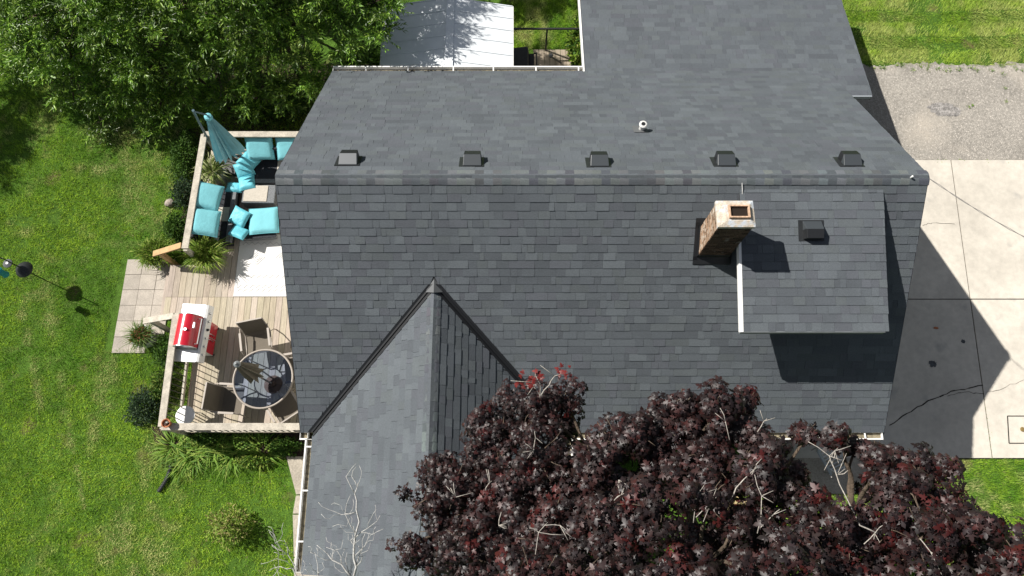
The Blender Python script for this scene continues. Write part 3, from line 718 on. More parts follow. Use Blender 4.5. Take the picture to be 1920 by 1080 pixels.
def sofa(loc, rz, L, label):
    s = thing('sofa', label, 'sofa', loc, rz); D = .78
    mb = MB(); mb.box(-L / 2, L / 2, -D / 2, D / 2, .06, .3); mb.build('seat_base', m_wicker, s, bevel=.015)
    mb = MB(); mb.box(-L / 2, L / 2, D / 2 - .09, D / 2, .3, .66); mb.build('backrest', m_wicker, s, bevel=.015)
    mb = MB(); mb.box(-L / 2 + .02, L / 2 - .02, -D / 2 - .012, -D / 2 + .1, .2, .325); mb.build('woven_edge', m_greywick, s, bevel=.01)
    for sx in (-1, 1):
        for sy in (-1, 1): mb = MB(); mb.box(sx * (L / 2 - .06) - .03, sx * (L / 2 - .06) + .03, sy * (D / 2 - .06) - .03, sy * (D / 2 - .06) + .03, 0, .06); mb.build('leg', m_black, s)
    mb = MB(); mb.box(-.15, .2, -D / 2 + .02, .2, .302, .312); mb.build('seat_panel', m_beige, s)
    return s
q = P(520, 315, ZD + .3); sofa((q.x + .15, q.y, ZD), 0, 1.5, 'dark wicker sofa against the back railing, half under the roof edge')
q = P(408, 400, ZD + .3); sofa((q.x - .02, q.y - .05, ZD), R(90), 1.35, 'dark wicker sofa along the left railing behind the planter')
cushion(487, 277, ZD + .66, .63, .56, .15, R(2), R(38), 'left teal cushion propped on the rear sofa', group=None)
cushion(544, 277, ZD + .66, .63, .56, .15, R(1), R(38), 'teal cushion on the rear sofa beside the roof edge')
cushion(390, 368, ZD + .78, .62, .56, .16, R(83), R(20), 'upper teal cushion propped on the left sofa')
cushion(386, 417, ZD + .78, .62, .56, .16, R(88), R(20), 'lower teal cushion propped on the left sofa')
ot = thing('ottoman', 'woven grey ottoman table with beige top on the deck', 'ottoman', P(497, 376, ZD), R(-1))
mb = MB(); mb.box(-.4, .36, -.23, .23, .04, .38); mb.build('woven_body', m_greywick, ot, bevel=.02)
mb = MB(); mb.box(-.36, .18, -.2, .2, .381, .395); mb.build('top_panel', m_beige, ot)
ch = thing('wicker_seat', 'woven wicker seat block under the large pale teal cushion', 'seat', P(490, 430, ZD), R(4))
mb = MB(); mb.box(-.36, .4, -.3, .3, .05, .28); mb.build('woven_body', m_greywick, ch, bevel=.02)
mb = MB(); mb.box(-.4, .44, -.34, .34, .281, .3); mb.build('seat_top', m_wicker, ch, bevel=.005)
cushion(495, 414, ZD + .38, .68, .62, .16, R(5), R(4), 'large pale teal seat cushion in the sun on the lounge chair')
cushion(449, 407, ZD + .45, .43, .4, .14, R(-28), R(14), 'teal throw pillow overlapping the seat cushion, upper of two', m_tealp)
cushion(448, 436, ZD + .4, .4, .3, .13, R(-22), R(-18), 'small teal throw pillow above the rug, lower of two', m_tealp)
cushion(466, 303, ZD + .45, .42, .4, .17, R(55), R(30), 'shiny teal pillow at the top of the heap between the sofas', m_tealp, pw=.5)
cushion(458, 318, ZD + .4, .42, .36, .17, R(20), R(30), 'shiny teal pillow in the middle of the heap between the sofas', m_tealp, pw=.5)
cushion(463, 343, ZD + .36, .38, .4, .18, R(15), R(-12), 'pale shiny teal pillow at the bottom of the heap', m_tealp, pw=.5)
cushion(440, 352, ZD + .3, .4, .26, .16, R(-4), R(-12), 'small teal pillow lying left of the pillow heap', m_tealp, pw=.5)

# closed teal cantilever umbrella
ub = P(436, 316, ZD); um = thing('cantilever_umbrella', 'closed teal cantilever umbrella with dark pole at the deck corner', 'umbrella', ub); uo = tuple(ub)
tp1 = P(362, 207, 2.75); pole0 = P(425, 308, ZD)
pb = Vector((tp1.x + .02, tp1.y - .02, ZD))
mb = MB(); mb.box(ub.x - .3, ub.x + .2, ub.y - .2, ub.y + .2, ZD + .005, ZD + .1); mb.build('base', m_plastic, um, uo, bevel=.02)
pole_b = Vector((P(384, 262, .9).x, P(384, 262, .9).y, ZD)); 
mb = MB(); mb.tube([pole_b, (tp1.x, tp1.y, 2.75)], .028, 10); mb.build('pole', M('slate_metal', (.1, .16, .19), .4, .5), um, uo)
hub = P(391, 220, 2.3); low = P(431, 288, 1.35)
mb = MB(); mb.tube([(tp1.x, tp1.y, 2.72), hub + Vector((0, 0, .1))], .018, 8); mb.build('arm', MATS['slate_metal'], um, uo)
mb = MB(); dv = (low - hub); n = 14; L = dv.length; ax = dv.normalized(); e1 = ax.cross(Vector((0, 0, 1))).normalized(); e2 = ax.cross(e1)
rings = []
for k in range(9):
    f = k / 8; ring = []
    for i in range(n * 2):
        a_ = math.pi * i / n; r = (.05 + .29 * f ** .9) * (1 if i % 2 else .48)
        if k == 8: pass
        ring.append(hub + dv * f + (e1 * math.cos(a_) * 1.05 + e2 * math.sin(a_) * .75) * r + (ax * (.06 if i % 2 else -.02) if k == 8 else Vector()))
    rings.append(ring)
for k in range(8):
    for i in range(2 * n): mb.quad([rings[k][i], rings[k][(i + 1) % (2 * n)], rings[k + 1][(i + 1) % (2 * n)], rings[k + 1][i]])
mb.quad(rings[0][::-1]); mb.build('canopy', m_tealu, um, uo)
mb = MB(); mb.lathe([(.09, -.02), (.08, .05), (.03, .08)], 12, hub); mb.build('vent_cap', m_teal, um, uo)

# grill
gp = P(364, 628, ZD + .6); gr = thing('gas_grill', 'gas grill with red lid, steel side shelves and control knobs', 'grill', (gp.x, gp.y, ZD), R(-3))
mb = MB(); mb.box(-.26, .26, -.34, .34, .1, .68); mb.build('cabinet', m_steelp, gr, bevel=.01)
for s in (-1, 1):
    mb = MB(); mb.box(.262, .28, min(s * .01, s * .33), max(s * .01, s * .33), .14, .62); d = mb.build('door', m_red, gr, bevel=.006)
    mb = MB(); mb.tube([(.285, s * .06, .3), (.31, s * .06, .32), (.31, s * .06, .5), (.285, s * .06, .52)], .009, 6); mb.build('handle', m_steel, d)
mb = MB(); mb.box(-.28, .26, -.36, .36, .681, .8); mb.build('firebox', m_steelp, gr, bevel=.01)
mb = MB(); mb.hexa([(.262, -.62, .68), (.36, -.62, .68), (.36, .62, .68), (.262, .62, .68)], [(.24, -.62, .83), (.3, -.62, .81), (.3, .62, .81), (.24, .62, .83)]); mb.build('control_panel', m_steelp, gr, bevel=.006)
for k in range(6):
    y = -.45 + k * .18; mb = MB(); mb.tube([(.325, y, .74), (.36, y, .76)], [.03, .026], 12); mb.build('knob', m_steel if k != 3 else m_plastic, gr)
for s in (-1, 1):
    mb = MB(); mb.box(-.27, .238, min(s * .365, s * .63), max(s * .365, s * .63), .79, .82); mb.build('side_shelf', m_steelp, gr, bevel=.012)
mb = MB(); prof = [(.22, .805)] + [(.0 + .24 * math.cos(a_) - .02, .84 + .27 * math.sin(a_)) for a_ in [R(v) for v in range(0, 181, 15)]] + [(-.27, .805)]
k0 = len(prof); mb.v = [(x, -.345, z) for x, z in prof] + [(x, .345, z) for x, z in prof]
mb.f = [tuple(range(k0)), tuple(range(2 * k0 - 1, k0 - 1, -1))] + [(i, k0 + i, k0 + (i + 1) % k0, (i + 1) % k0) for i in range(k0)]; mb.c = [None] * len(mb.f)
lid = mb.build('lid', m_red, gr, smooth=2)
mb = MB(); mb.tube([(.2, -.27, .95), (.27, -.27, .97), (.27, .27, .97), (.2, .27, .95)], .014, 8); mb.build('handle', m_steel, lid)
mb = MB(); mb.lathe([(.035, 0), (.03, .02)], 14, (.03, 0, 1.105)); mb.build('thermometer', m_steel, lid)
mb = MB(); mb.box(.145, .175, .05, .17, .985, 1.05); mb.build('badge', m_steel, lid)
for sy in (-.35, .335):
    mb = MB(); mb.v = [(x * 1.03, sy, z + .004) for x, z in prof] + [(x * 1.03, sy + .015, z + .004) for x, z in prof]; mb.f = [tuple(range(k0)), tuple(range(2 * k0 - 1, k0 - 1, -1))] + [(i, k0 + i, k0 + (i + 1) % k0, (i + 1) % k0) for i in range(k0)]; mb.c = [None] * len(mb.f)
    mb.build('lid_trim', m_steel, lid, smooth=2)
for sx in (-1, 1):
    for sy in (-1, 1): mb = MB(); mb.tube([(sx * .22, sy * .3 - .02, .05), (sx * .22, sy * .3 + .02, .05)], .05, 12); mb.build('caster', m_plastic, gr)

# glass table with closed brown umbrella, four sling chairs
tc = P(493, 710, ZD + .72); tab = thing('dining_table', 'round glass patio table with taupe rim', 'table', (tc.x, tc.y, ZD))
mb = MB(); mb.lathe([(.04, .71), (.6, .71), (.6, .718), (.04, .718)], 48); mb.build('glass_top', m_glass, tab, smooth=2)
mb = MB(); pts = [(.615 * math.cos(2 * math.pi * k / 48), .615 * math.sin(2 * math.pi * k / 48), .714) for k in range(49)]; mb.tube(pts, .022, 8, cap=False); mb.build('rim', m_frame, tab, smooth=True)
for k in range(4):
    a_ = R(45 + 90 * k); c_, s2 = math.cos(a_), math.sin(a_)
    mb = MB(); mb.tube([(.58 * c_, .58 * s2, .69), (.42 * c_, .42 * s2, .55), (.3 * c_, .3 * s2, .35), (.36 * c_, .36 * s2, .15), (.48 * c_, .48 * s2, 0)], .016, 8); mb.build('leg', m_frame, tab, smooth=True)
mb = MB(); mb.tube([(.31 * math.cos(2 * math.pi * k / 24), .31 * math.sin(2 * math.pi * k / 24), .33) for k in range(25)], .012, 6, cap=False); mb.build('leg_ring', m_frame, tab, smooth=True)
u2 = thing('patio_umbrella', 'closed brown umbrella standing through the glass table', 'umbrella', (tc.x, tc.y, ZD))
mb = MB(); mb.lathe([(.2, .005), (.2, .04), (.06, .08), (.04, .2)], 24); mb.build('base', m_terrabase, u2, smooth=2)
mb = MB(); mb.tube([(0, 0, .09), (0, 0, 2.25)], .019, 8); mb.build('pole', m_frame, u2)
mb = MB(); n = 8; rings = []
for k in range(8):
    f = k / 7; z = 2.2 - 1.0 * f; rr = .04 + .17 * f ** .8
    rings.append([(rr * (1 if i % 2 else .5) * math.cos(math.pi * i / n + .1 * f), rr * (1 if i % 2 else .5) * math.sin(math.pi * i / n + .1 * f), z + (.05 if (i % 2 == 0 and k == 7) else 0)) for i in range(2 * n)])
for k in range(7):
    for i in range(2 * n): mb.quad([rings[k][i], rings[k + 1][i], rings[k + 1][(i + 1) % (2 * n)], rings[k][(i + 1) % (2 * n)]])
mb.quad(rings[0]); mb.build('canopy', m_umb, u2)
mb = MB(); mb.lathe([(.07, 2.19), (.06, 2.23), (.02, 2.27), (.02, 2.3)], 12); mb.build('finial', m_ventgrey, u2)
def sling_chair(label):
    c = thing('patio_chair', label, 'chair', (0, 0, 0), 0, 'sling chairs round the glass table')      # faces -y
    w_ = .27
    for s in (-1, 1):
        x = s * w_
        mb = MB(); mb.tube([(x, -.25, .43), (x, -.1, .415), (x, .18, .4), (x, .24, .46), (x, .36, .92)], .014, 8); mb.build('side_frame', m_frame, c, smooth=True)
        mb = MB(); mb.tube([(x * 1.08, .3, .66), (x * 1.12, .05, .66), (x * 1.12, -.2, .64), (x * 1.1, -.27, .5), (x * 1.1, -.28, .02)], .013, 8); mb.build('arm', m_frame, c, smooth=True)
        mb = MB(); mb.tube([(x, .2, .41), (x * 1.05, .3, .2), (x * 1.05, .34, .0)], .013, 8); mb.build('leg', m_frame, c, smooth=True)
        mb = MB(); mb.box(min(x * 1.02, x * 1.2), max(x * 1.02, x * 1.2), -.2, .2, .663, .68); mb.build('armrest', m_frame, c, bevel=.005)
    mb = MB(); mb.bar((-w_, .36, .92), (w_, .36, .92), .028, .028); mb.build('top_rail', m_frame, c)
    prof = [(-.25, .425), (-.12, .405), (.05, .39), (.17, .395), (.23, .45), (.28, .62), (.32, .78), (.36, .915)]
    for nm, pr in (('seat', prof[:5]), ('backrest', prof[4:])):
        mb = MB()
        for (y0, z0), (y1, z1) in zip(pr, pr[1:]):
            mb.hexa([(-w_ + .012, y0, z0 - .006), (w_ - .012, y0, z0 - .006), (w_ - .012, y1, z1 - .006), (-w_ + .012, y1, z1 - .006)], [(-w_ + .012, y0, z0 + .004), (w_ - .012, y0, z0 + .004), (w_ - .012, y1, z1 + .004), (-w_ + .012, y1, z1 + .004)])
        mb.build(nm, m_sling, c)
    return c
ch0 = sling_chair('brown sling chair on the grill side of the table, nearest the deck rug')
for i, (px, py, rz, lb) in enumerate(((484, 641, 12, None), (432, 750, 87, 'brown sling chair left of the glass table, nearest the white stool'), (536, 764, 215, 'brown sling chair at the lower right of the table, turned diagonally'), (556, 692, -80, 'brown sling chair right of the table, mostly under the roof edge'))):
    o = ch0 if i == 0 else copy_tree(ch0); q = P(px, py, ZD + .45); o.location = (q.x, q.y, ZD); o.rotation_euler = (0, 0, R(rz))
    if lb: o['label'] = lb
# white round stool, terracotta pot on the railing corner
q = P(347, 779, ZD + .5); stl = thing('stool', 'round white metal stool in the deck corner', 'stool', (q.x, q.y, ZD))
mb = MB(); mb.lathe([(.19, .47), (.2, .48), (.2, .5), (.185, .505), (.17, .5)], 28); mb.build('seat', m_white, stl, smooth=2)
for k in range(4):
    a_ = R(45 + 90 * k); mb = MB(); mb.tube([(.12 * math.cos(a_), .12 * math.sin(a_), .47), (.17 * math.cos(a_), .17 * math.sin(a_), 0)], .012, 6); mb.build('leg', m_white, stl)
q = P(317, 795, ZR + .02); pt_ = thing('flower_pot', 'small terracotta pot on the railing corner post', 'pot', q)
mb = MB(); mb.lathe([(.055, .0), (.08, .12), (.09, .12), (.09, .15), (.075, .15), (.07, .11)], 20); mb.build('pot', m_terra, pt_, smooth=2)
mb = MB(); mb.lathe([(.069, .1), (.04, .12)], 12); mb.build('soil', m_soil, pt_)
mb = MB(); mb.tube([(-.02, -.02, .11), (.03, .02, .17), (.05, .01, .18)], .02, 6); mb.build('metal_scoop', m_steel, pt_)

# ---------------------------------------------------------------- plants
def strap_leaves(n, length, width, cols, spread=1., up=.9, segs=5, base_r=.08, seed=0, z0=0.):
    r = np.random.default_rng(seed); az = r.uniform(0, 6.283, n); L = length * r.uniform(.6, 1.15, n); el = r.uniform(.35, 1.4, n) * up
    W = width * r.uniform(.7, 1.2, n); V = []; F = []; Cc_ = []
    rb_ = base_r * np.sqrt(r.uniform(0, 1, n))
    for i in range(n):
        d = np.array([math.cos(az[i]), math.sin(az[i]), 0]); sd = np.array([-d[1], d[0], 0]); p = d * rb_[i] + np.array([0, 0, z0]); e = el[i]; b = len(V)
        a2 = r.uniform(0, 6.28); p = p + np.array([math.cos(a2), math.sin(a2), 0]) * base_r * .6 * r.uniform(0, 1)
        for k in range(segs + 1):
            f = k / segs; ww = W[i] * (1 - f ** 2.2) * (.5 + .5 * min(1, f * 4))
            V += [p - sd * ww / 2, p + sd * ww / 2]
            p = p + (d * math.cos(e) * spread + np.array([0, 0, math.sin(e)])) * L[i] / segs; e -= r.uniform(.25, .75) * (1.6 / segs * 2.6)
            p[2] = max(p[2], .015)
        c = cols[r.integers(len(cols))]; kk = r.uniform(.75, 1.25)
        for k in range(segs): F.append((b + 2 * k, b + 2 * k + 1, b + 2 * k + 3, b + 2 * k + 2)); Cc_.append(np.array(c) * kk)
    return np.array(V), np.array(F), np.array(Cc_)
LIL = [(.13, .25, .03), (.2, .33, .045), (.09, .19, .022), (.28, .37, .07)]
def leafy(n, rx, ry, rz, ll, lw, cols, seed, z0=0., hollow=.5, droop=0.):
    r = np.random.default_rng(seed); d = r.normal(size=(n, 3)); d /= np.linalg.norm(d, axis=1)[:, None]; d[:, 2] = np.abs(d[:, 2]) * 1.0 - .15
    rad = (hollow + (1 - hollow) * r.uniform(0, 1, n))[:, None] * (1 + .25 * np.sin(d[:, :1] * 5 + seed) * np.cos(d[:, 1:2] * 6))
    p = d * rad * np.array([rx, ry, rz]) + np.array([0, 0, z0]); p[:, 2] = np.maximum(p[:, 2], .03)
    return leaf_cards(p, d + r.normal(size=(n, 3)) * .7 + np.array([0, 0, .3 - droop]), ll, lw, cols, r)
def leaf_cards(p, d, ll, lw, cols, r, shade=None):
    n = len(p); d = d / np.linalg.norm(d, axis=1)[:, None]; up = r.normal(size=(n, 3)) * .6 + np.array([0, 0, 1.]); s = np.cross(d, up); s /= np.linalg.norm(s, axis=1)[:, None] + 1e-9
    nn = np.cross(s, d); L = (ll * r.uniform(.6, 1.25, n))[:, None]; W = (lw * r.uniform(.7, 1.2, n))[:, None]
    V = np.stack([p, p + d * L * .45 - s * W / 2 + nn * W * .18, p + d * L - nn * L * .15, p + d * L * .45 + s * W / 2 + nn * W * .18], 1).reshape(-1, 3)
    b = np.arange(n)[:, None] * 4; F = np.stack([b + np.array([0, 1, 2]), b + np.array([0, 2, 3])], 1).reshape(-1, 3)
    c = np.array(cols)[r.integers(len(cols), size=n)] * r.uniform(.7, 1.3, (n, 1)); return V, F, np.repeat(c, 2, 0)
def potted(px, py, z, pr, ph, label, geo, potmat, z_leaf):
    q = P(px, py, z + ph); o = thing('potted_plant', label, 'plant', (q.x, q.y, z))
    mb = MB(); mb.lathe([(pr * .75, 0), (pr, ph - .03), (pr * 1.06, ph - .03), (pr * 1.06, ph), (pr * .93, ph), (pr * .9, ph - .05)], 22); mb.build('pot', potmat, o, smooth=2)
    mb = MB(); mb.lathe([(pr * .9, ph - .06), (pr * .5, ph - .04)], 18); mb.build('soil', m_soil, o)
    for nm, (V, F, c_) in geo: np_mesh(nm, V, F, c_, m_plant, o)
    return o
SP = [(.22, .28, .07), (.3, .34, .12), (.14, .22, .04), (.4, .42, .22)]
potted(401, 322, ZD, .2, .42, 'spiky variegated grass plant in a pot at the deck corner', [('leaves', strap_leaves(170, .5, .026, SP, seed=3, z0=.4, up=1.1))], m_potgrey, .4)
BG = [(.18, .29, .03), (.25, .35, .05), (.13, .23, .025), (.33, .38, .09)]
potted(384, 476, ZD, .22, .4, 'bushy bright green grass plant in a pot beside the left sofa', [('leaves', strap_leaves(520, .36, .016, BG, seed=4, z0=.38, base_r=.26, up=1.1)), ('foliage', leafy(1500, .4, .3, .22, .1, .014, BG, 5, .42))], m_potgrey, .4)
potted(292, 476, 0, .24, .38, 'leafy light green plant in a round planter behind the tan handrail', [('foliage', leafy(1500, .4, .34, .3, .1, .022, BG + [(.1, .17, .03)], 6, .4)), ('leaves', strap_leaves(120, .4, .016, BG, seed=8, z0=.36, base_r=.2))], m_potgrey, .36)
potted(266, 630, 0, .24, .36, 'grassy green plant with small flowers in a white-rimmed pot on the pavers', [('leaves', strap_leaves(220, .42, .012, [(.1, .17, .03), (.15, .22, .06), (.07, .12, .02)], seed=9, z0=.34, base_r=.16, up=1.2)), ('foliage', leafy(700, .26, .26, .2, .06, .022, [(.06, .14, .02), (.1, .19, .03), (.3, .12, .06)], 10, .36))], m_pipe, .36)
# flower bed below the deck: day lilies
for i, (px, py, s, n) in enumerate(((330, 838, .85, 90), (365, 850, .95, 110), (402, 842, .9, 110), (438, 850, .9, 100), (470, 836, .8, 80), (495, 845, .85, 90), (345, 868, .7, 70), (420, 822, .7, 60))):
    q = P(px, py); o = thing('daylily_clump', ['daylily clump at the left end of the bed below the deck', 'second daylily clump from the left below the deck', 'third daylily clump from the left below the deck', 'fourth daylily clump from the left below the deck', 'fifth daylily clump in the bed, darker and half shaded', 'daylily clump at the right end of the bed near the walk', 'low daylily clump at the front left edge of the bed', 'small shaded daylily clump tight against the deck'][i], 'plant', q, 0, 'daylilies below the deck')
    np_mesh('leaves', *strap_leaves(int(n * 1.5), .55 * s, .024, LIL, seed=20 + i, base_r=.2), m_plant, o)
SHR = [(.035, .07, .035), (.05, .09, .04), (.03, .055, .03), (.07, .11, .05)]
DKG = [(.04, .095, .014), (.06, .13, .02), (.09, .17, .025)]
YG = [(.16, .22, .04), (.2, .26, .06), (.1, .17, .03)]
for i, (px, py, rx, ry, rz, cols, n, ll, lw, lb) in enumerate((
        (275, 765, .36, .42, .45, SHR, 1700, .06, .03, 'grey-green shrub against the outside of the dining railing'),
        (352, 300, .38, .75, .55, DKG, 2600, .08, .03, 'dark shrub outside the upper left deck railing'),
        (350, 368, .3, .45, .5, SHR, 1400, .06, .03, 'grey-green shrub beside the rock at the deck'),
        (335, 432, .32, .4, .4, DKG, 1300, .07, .03, 'low dark shrub above the planter at the handrail'),
        (318, 660, .26, .42, .5, DKG, 1300, .07, .03, 'dark bush between the pavers and the grill railing'),
        (312, 725, .24, .4, .5, DKG + YG, 1200, .08, .03, 'yellow-green bush showing through the railing balusters'),
        (440, 985, .44, .38, 1.1, [(.24, .33, .05), (.3, .38, .08), (.16, .26, .04), (.34, .3, .12)], 1000, .085, .034, 'loose yellow-green shrub standing alone on the lower lawn'),
        (395, 818, .3, .2, .4, DKG, 900, .08, .04, 'broad-leaved bush at the foot of the deck'),
        (540, 838, .34, .2, .3, DKG, 500, .08, .04, 'low shaded plant by the gutter corner'),
        (1084, 92, .3, .55, .9, DKG + BG, 2200, .14, .07, 'broad-leaved plant growing against the rear wing'),
        (480, 865, .4, .16, .2, BG + DKG, 900, .06, .03, 'low ground cover in front of the daylilies'))):
    q = P(px, py); o = thing('shrub', lb, 'shrub', q)
    mb = MB()
    for k in range(5): a_ = k * 1.256; mb.tube([(0, 0, 0), (rx * .4 * math.cos(a_), ry * .4 * math.sin(a_), rz * .6)], [.014, .006], 5)
    mb.build('stems', m_bark, o); np_mesh('foliage', *leafy(n, rx, ry, rz, ll, lw, cols, 40 + i, 0.1, .35), m_plant, o)

# small things on the lawn
q = P(321, 383); mb = MB(); pr_ = random.Random(3)
for i in range(6): pass
mb.lathe([(.05, 0), (.11, .02), (.125, .07), (.09, .13), (.03, .15)], 11, (0, 0, 0)); mb.v = [(x * pr_.uniform(.85, 1.15), y * pr_.uniform(.7, 1.0), z) for x, y, z in mb.v]
o = mb.build('rock', m_rock, None, None, smooth=True); o.location = q; tag(o, 'small round tan rock on the lawn beside the deck', 'rock')
a, b = P(321, 873, .05), P(297, 922, .05); mb = MB(); pts = []; rr = []
for k in range(25):
    f = k / 24; p = a.lerp(b, f) + Vector((.04 * math.sin(f * 3.1), 0, 0)); pts.append(p); rr.append(.048 if k % 2 else .04)
mb.tube(pts, rr, 10); o = mb.build('drain_pipe', m_plastic, None, tuple(a)); tag(o, 'black corrugated drain pipe lying on the lawn below the bed', 'pipe')

# bird feeder pole
fb = P(88, 527); fd = thing('bird_feeder', 'bird feeder pole with black dome baffle and teal feeder', 'bird feeder', fb); fo = tuple(fb)
mb = MB(); mb.tube([fb, fb + Vector((0, 0, 1.55))], .013, 8); mb.build('pole', m_black, fd, fo)
mb = MB(); mb.lathe([(.19, .82), (.16, .87), (.09, .92), (.02, .95)], 32, (fb.x, fb.y, 0)); mb.build('baffle', m_vent, fd, fo, smooth=2)
mb = MB(); top = fb + Vector((0, 0, 1.55))
mb.tube([top, top + Vector((-.12, .03, .12)), top + Vector((-.28, .05, .05)), top + Vector((-.3, .05, -.05))], .009, 6); mb.tube([top, top + Vector((-.06, -.1, .1)), top + Vector((-.12, -.22, .04)), top + Vector((-.12, -.24, -.06))], .009, 6); mb.build('hook', m_black, fd, fo)
mb = MB(); c = top + Vector((-.12, -.24, -.4)); mb.lathe([(.03, 0), (.075, .02), (.065, .05), (.065, .26), (.09, .27), (.05, .33), (.01, .35)], 16, c); mb.build('feeder', m_tealfeed, fd, fo, smooth=2)
mb = MB(); c = top + Vector((-.16, .03, -.42)); mb.lathe([(.1, 0), (.1, .02), (.03, .04)], 16, c); mb.build('tray', m_slate, fd, fo)

# ---------------------------------------------------------------- behind the house: shed, fence, bin, little deck
se, sr = 2.0, 2.3; sxl, sxr, sxm = P(718, 60, se).x, P(961, 70, se).x, P(843, 60, sr).x
syn, sys_ = P(840, 4, 2.15).y, P(840, 4, 2.15).y - 3.0
sh = thing('shed', 'garden shed with white panelled metal roof behind the house', 'shed', ((sxl + sxr) / 2, (syn + sys_) / 2, 0)); so_ = tuple(sh.location)
mb = MB(); mb.box(sxl + .12, sxr - .12, sys_ + .1, syn - .1, 0, se - .03); mb.build('wall', m_shed, sh, so_)
npan = 9; pl = (syn - sys_) / npan
for side, xe_ in ((0, sxl), (1, sxr)):
    for k in range(npan):
        ya, y2 = sys_ + k * pl + .006, sys_ + (k + 1) * pl - .006; dz = .0
        bq = [(xe_, ya), (sxm + (-.004 if side == 0 else .004), ya), (sxm + (-.004 if side == 0 else .004), y2), (xe_, y2)]; zz = [se, sr, sr, se]
        if side: bq = [bq[1], bq[0], bq[3], bq[2]]; zz = [sr, se, se, sr]
        mb = MB(); mb.hexa([(x, y, z - .03) for (x, y), z in zip(bq, zz)], [(x, y, z) for (x, y), z in zip(bq, zz)]); mb.build('roof_panel', m_shed, sh, so_, bevel=.004)
        mb = MB(); mb.bar((xe_, y2 + .006, se + .006), (sxm, y2 + .006, sr + .006), .022, .016); mb.build('seam', m_shed, sh, so_)
mb = MB()
for s in (-1, 1): mb.bar((sxm + s * .045, sys_, sr - .002 + .008), (sxm + s * .045, syn, sr - .002 + .008), .09, .012)
mb.build('ridge_cap', m_shed, sh, so_)
mb = MB(); mb.bar((sxl - .012, sys_, se - .03), (sxl - .012, syn, se - .03), .02, .07); mb.bar((sxr + .012, sys_, se - .03), (sxr + .012, syn, se - .03), .02, .07); mb.build('eave_trim', m_white, sh, so_)
fa, fb2 = P(960, 54, .95), P(1092, 56, .95)
fn = thing('fence', 'thin black rail fence across the strip between shed and house', 'fence', (fa.x, fa.y, 0)); fo2 = tuple(fn.location)
mb = MB(); mb.bar((fa.x, fa.y, .95), (fb2.x, fa.y, .95), .04, .035); mb.build('rail', m_black, fn, fo2)
for k in range(3): mb = MB(); x = fa.x + (fb2.x - fa.x) * k / 2; mb.box(x - .02, x + .02, fa.y - .02, fa.y + .02, 0, .93); mb.build('post', m_black, fn, fo2)
q = P(979, 108, .9); bn = thing('barbecue', 'black covered barbecue cart between shed and rear wing', 'barbecue', (q.x, q.y, 0))
mb = MB(); mb.hexa([(-.34, -.34, .1), (.26, -.34, .1), (.26, .3, .1), (-.34, .3, .1)], [(-.3, -.32, .9), (.14, -.32, .98), (.14, .28, .98), (-.3, .28, .9)]); mb.build('body', m_bin, bn, bevel=.03)
mb = MB(); mb.box(.14, .3, -.22, .22, .72, .76); mb.build('side_shelf', m_bin, bn, bevel=.01)
mb = MB(); mb.tube([(.3, -.2, .78), (.36, -.18, .84), (.36, .18, .84), (.3, .2, .78)], .02, 8); mb.build('handle', m_plastic, bn)
for sy in (-1, 1): mb = MB(); mb.tube([(.15, sy * .24, .1), (.15, sy * .29, .1)], .1, 16); mb.build('wheel', m_plastic, bn)
ld = thing('small_deck', 'little boarded landing behind the house beside the barbecue', 'landing', P(1035, 110)); lo_ = tuple(ld.location)
xa, xb, ya, y2 = P(1000, 110, .1).x, P(1072, 110, .1).x, P(1030, 150, .1).y, P(1030, 93, .1).y
k = 0
while xa + (k + 1) * .14 < xb + .1:
    c = .9 + .2 * rnd.random(); mb = MB(); mb.box(xa + k * .14 + .005, xa + (k + 1) * .14 - .005, ya, y2, .05, .1, (.36 * c, .3 * c, .23 * c)); mb.build('plank', m_wood, ld, lo_); k += 1
a, b = P(1033, 106, .6), P(1052, 118, .12); mb = MB(); mb.tube([a, b], .02, 6); 
sv = thing('shovel', 'dark short-handled tool leaning on the little landing', 'tool', tuple(b)); mb.build('handle', m_plastic, sv, tuple(b)); mb = MB(); mb.lathe([(.05, 0), (.06, .05), (.03, .09)], 10, a); mb.build('grip', m_plastic, sv, tuple(b))
a, b = P(-10, 46, 1.7), P(62, 47, 1.7); o = MB(); o.tube([a, b], .02, 8); pl_ = thing('clothes_pole', 'thin pale horizontal pole showing at the far left under the tree', 'pole', (b.x, b.y, 0)); o.build('bar', m_pipe, pl_, tuple(pl_.location))
mb = MB(); mb.tube([(b.x, b.y, 0), (b.x, b.y, 1.7)], .025, 8); mb.build('post', m_pipe, pl_, tuple(pl_.location))

# garden chair in the shade of the maple
q = P(1536, 868, .4); gc = thing('garden_chair', 'slatted metal garden chair in the shade under the front eave', 'chair', (q.x, q.y, 0), R(25))
mb = MB(); pts = [(.22 * math.cos(a_) + .3, .34 * math.sin(a_), .44) for a_ in [R(v) for v in range(0, 361, 20)]]; mb.tube(pts, .014, 6, cap=False); mb.build('seat_hoop', m_pipe, gc)
for k in range(9): y = -.28 + k * .07; hx = .21 * math.sqrt(max(0, 1 - (y / .34) ** 2)); mb = MB(); mb.box(.3 - hx, .3 + hx, y - .012, y + .012, .435, .445); mb.build('slat', m_pipe, gc)
for s in (-1, 1):
    mb = MB(); mb.tube([(.3 + .15, s * .25, .44), (.5, s * .28, 0)], .012, 6); mb.build('leg', m_potgrey, gc); mb = MB(); mb.tube([(.15, s * .25, 0), (.1, s * .3, .44), (-.15, s * .28, .95)], .012, 6); mb.build('leg', m_potgrey, gc)
mb = MB(); mb.hexa([(.08, -.28, .5), (.1, -.28, .5), (.1, .28, .5), (.08, .28, .5)], [(-.14, -.26, .92), (-.12, -.26, .92), (-.12, .26, .92), (-.14, .26, .92)]); mb.build('backrest', m_flash, gc)

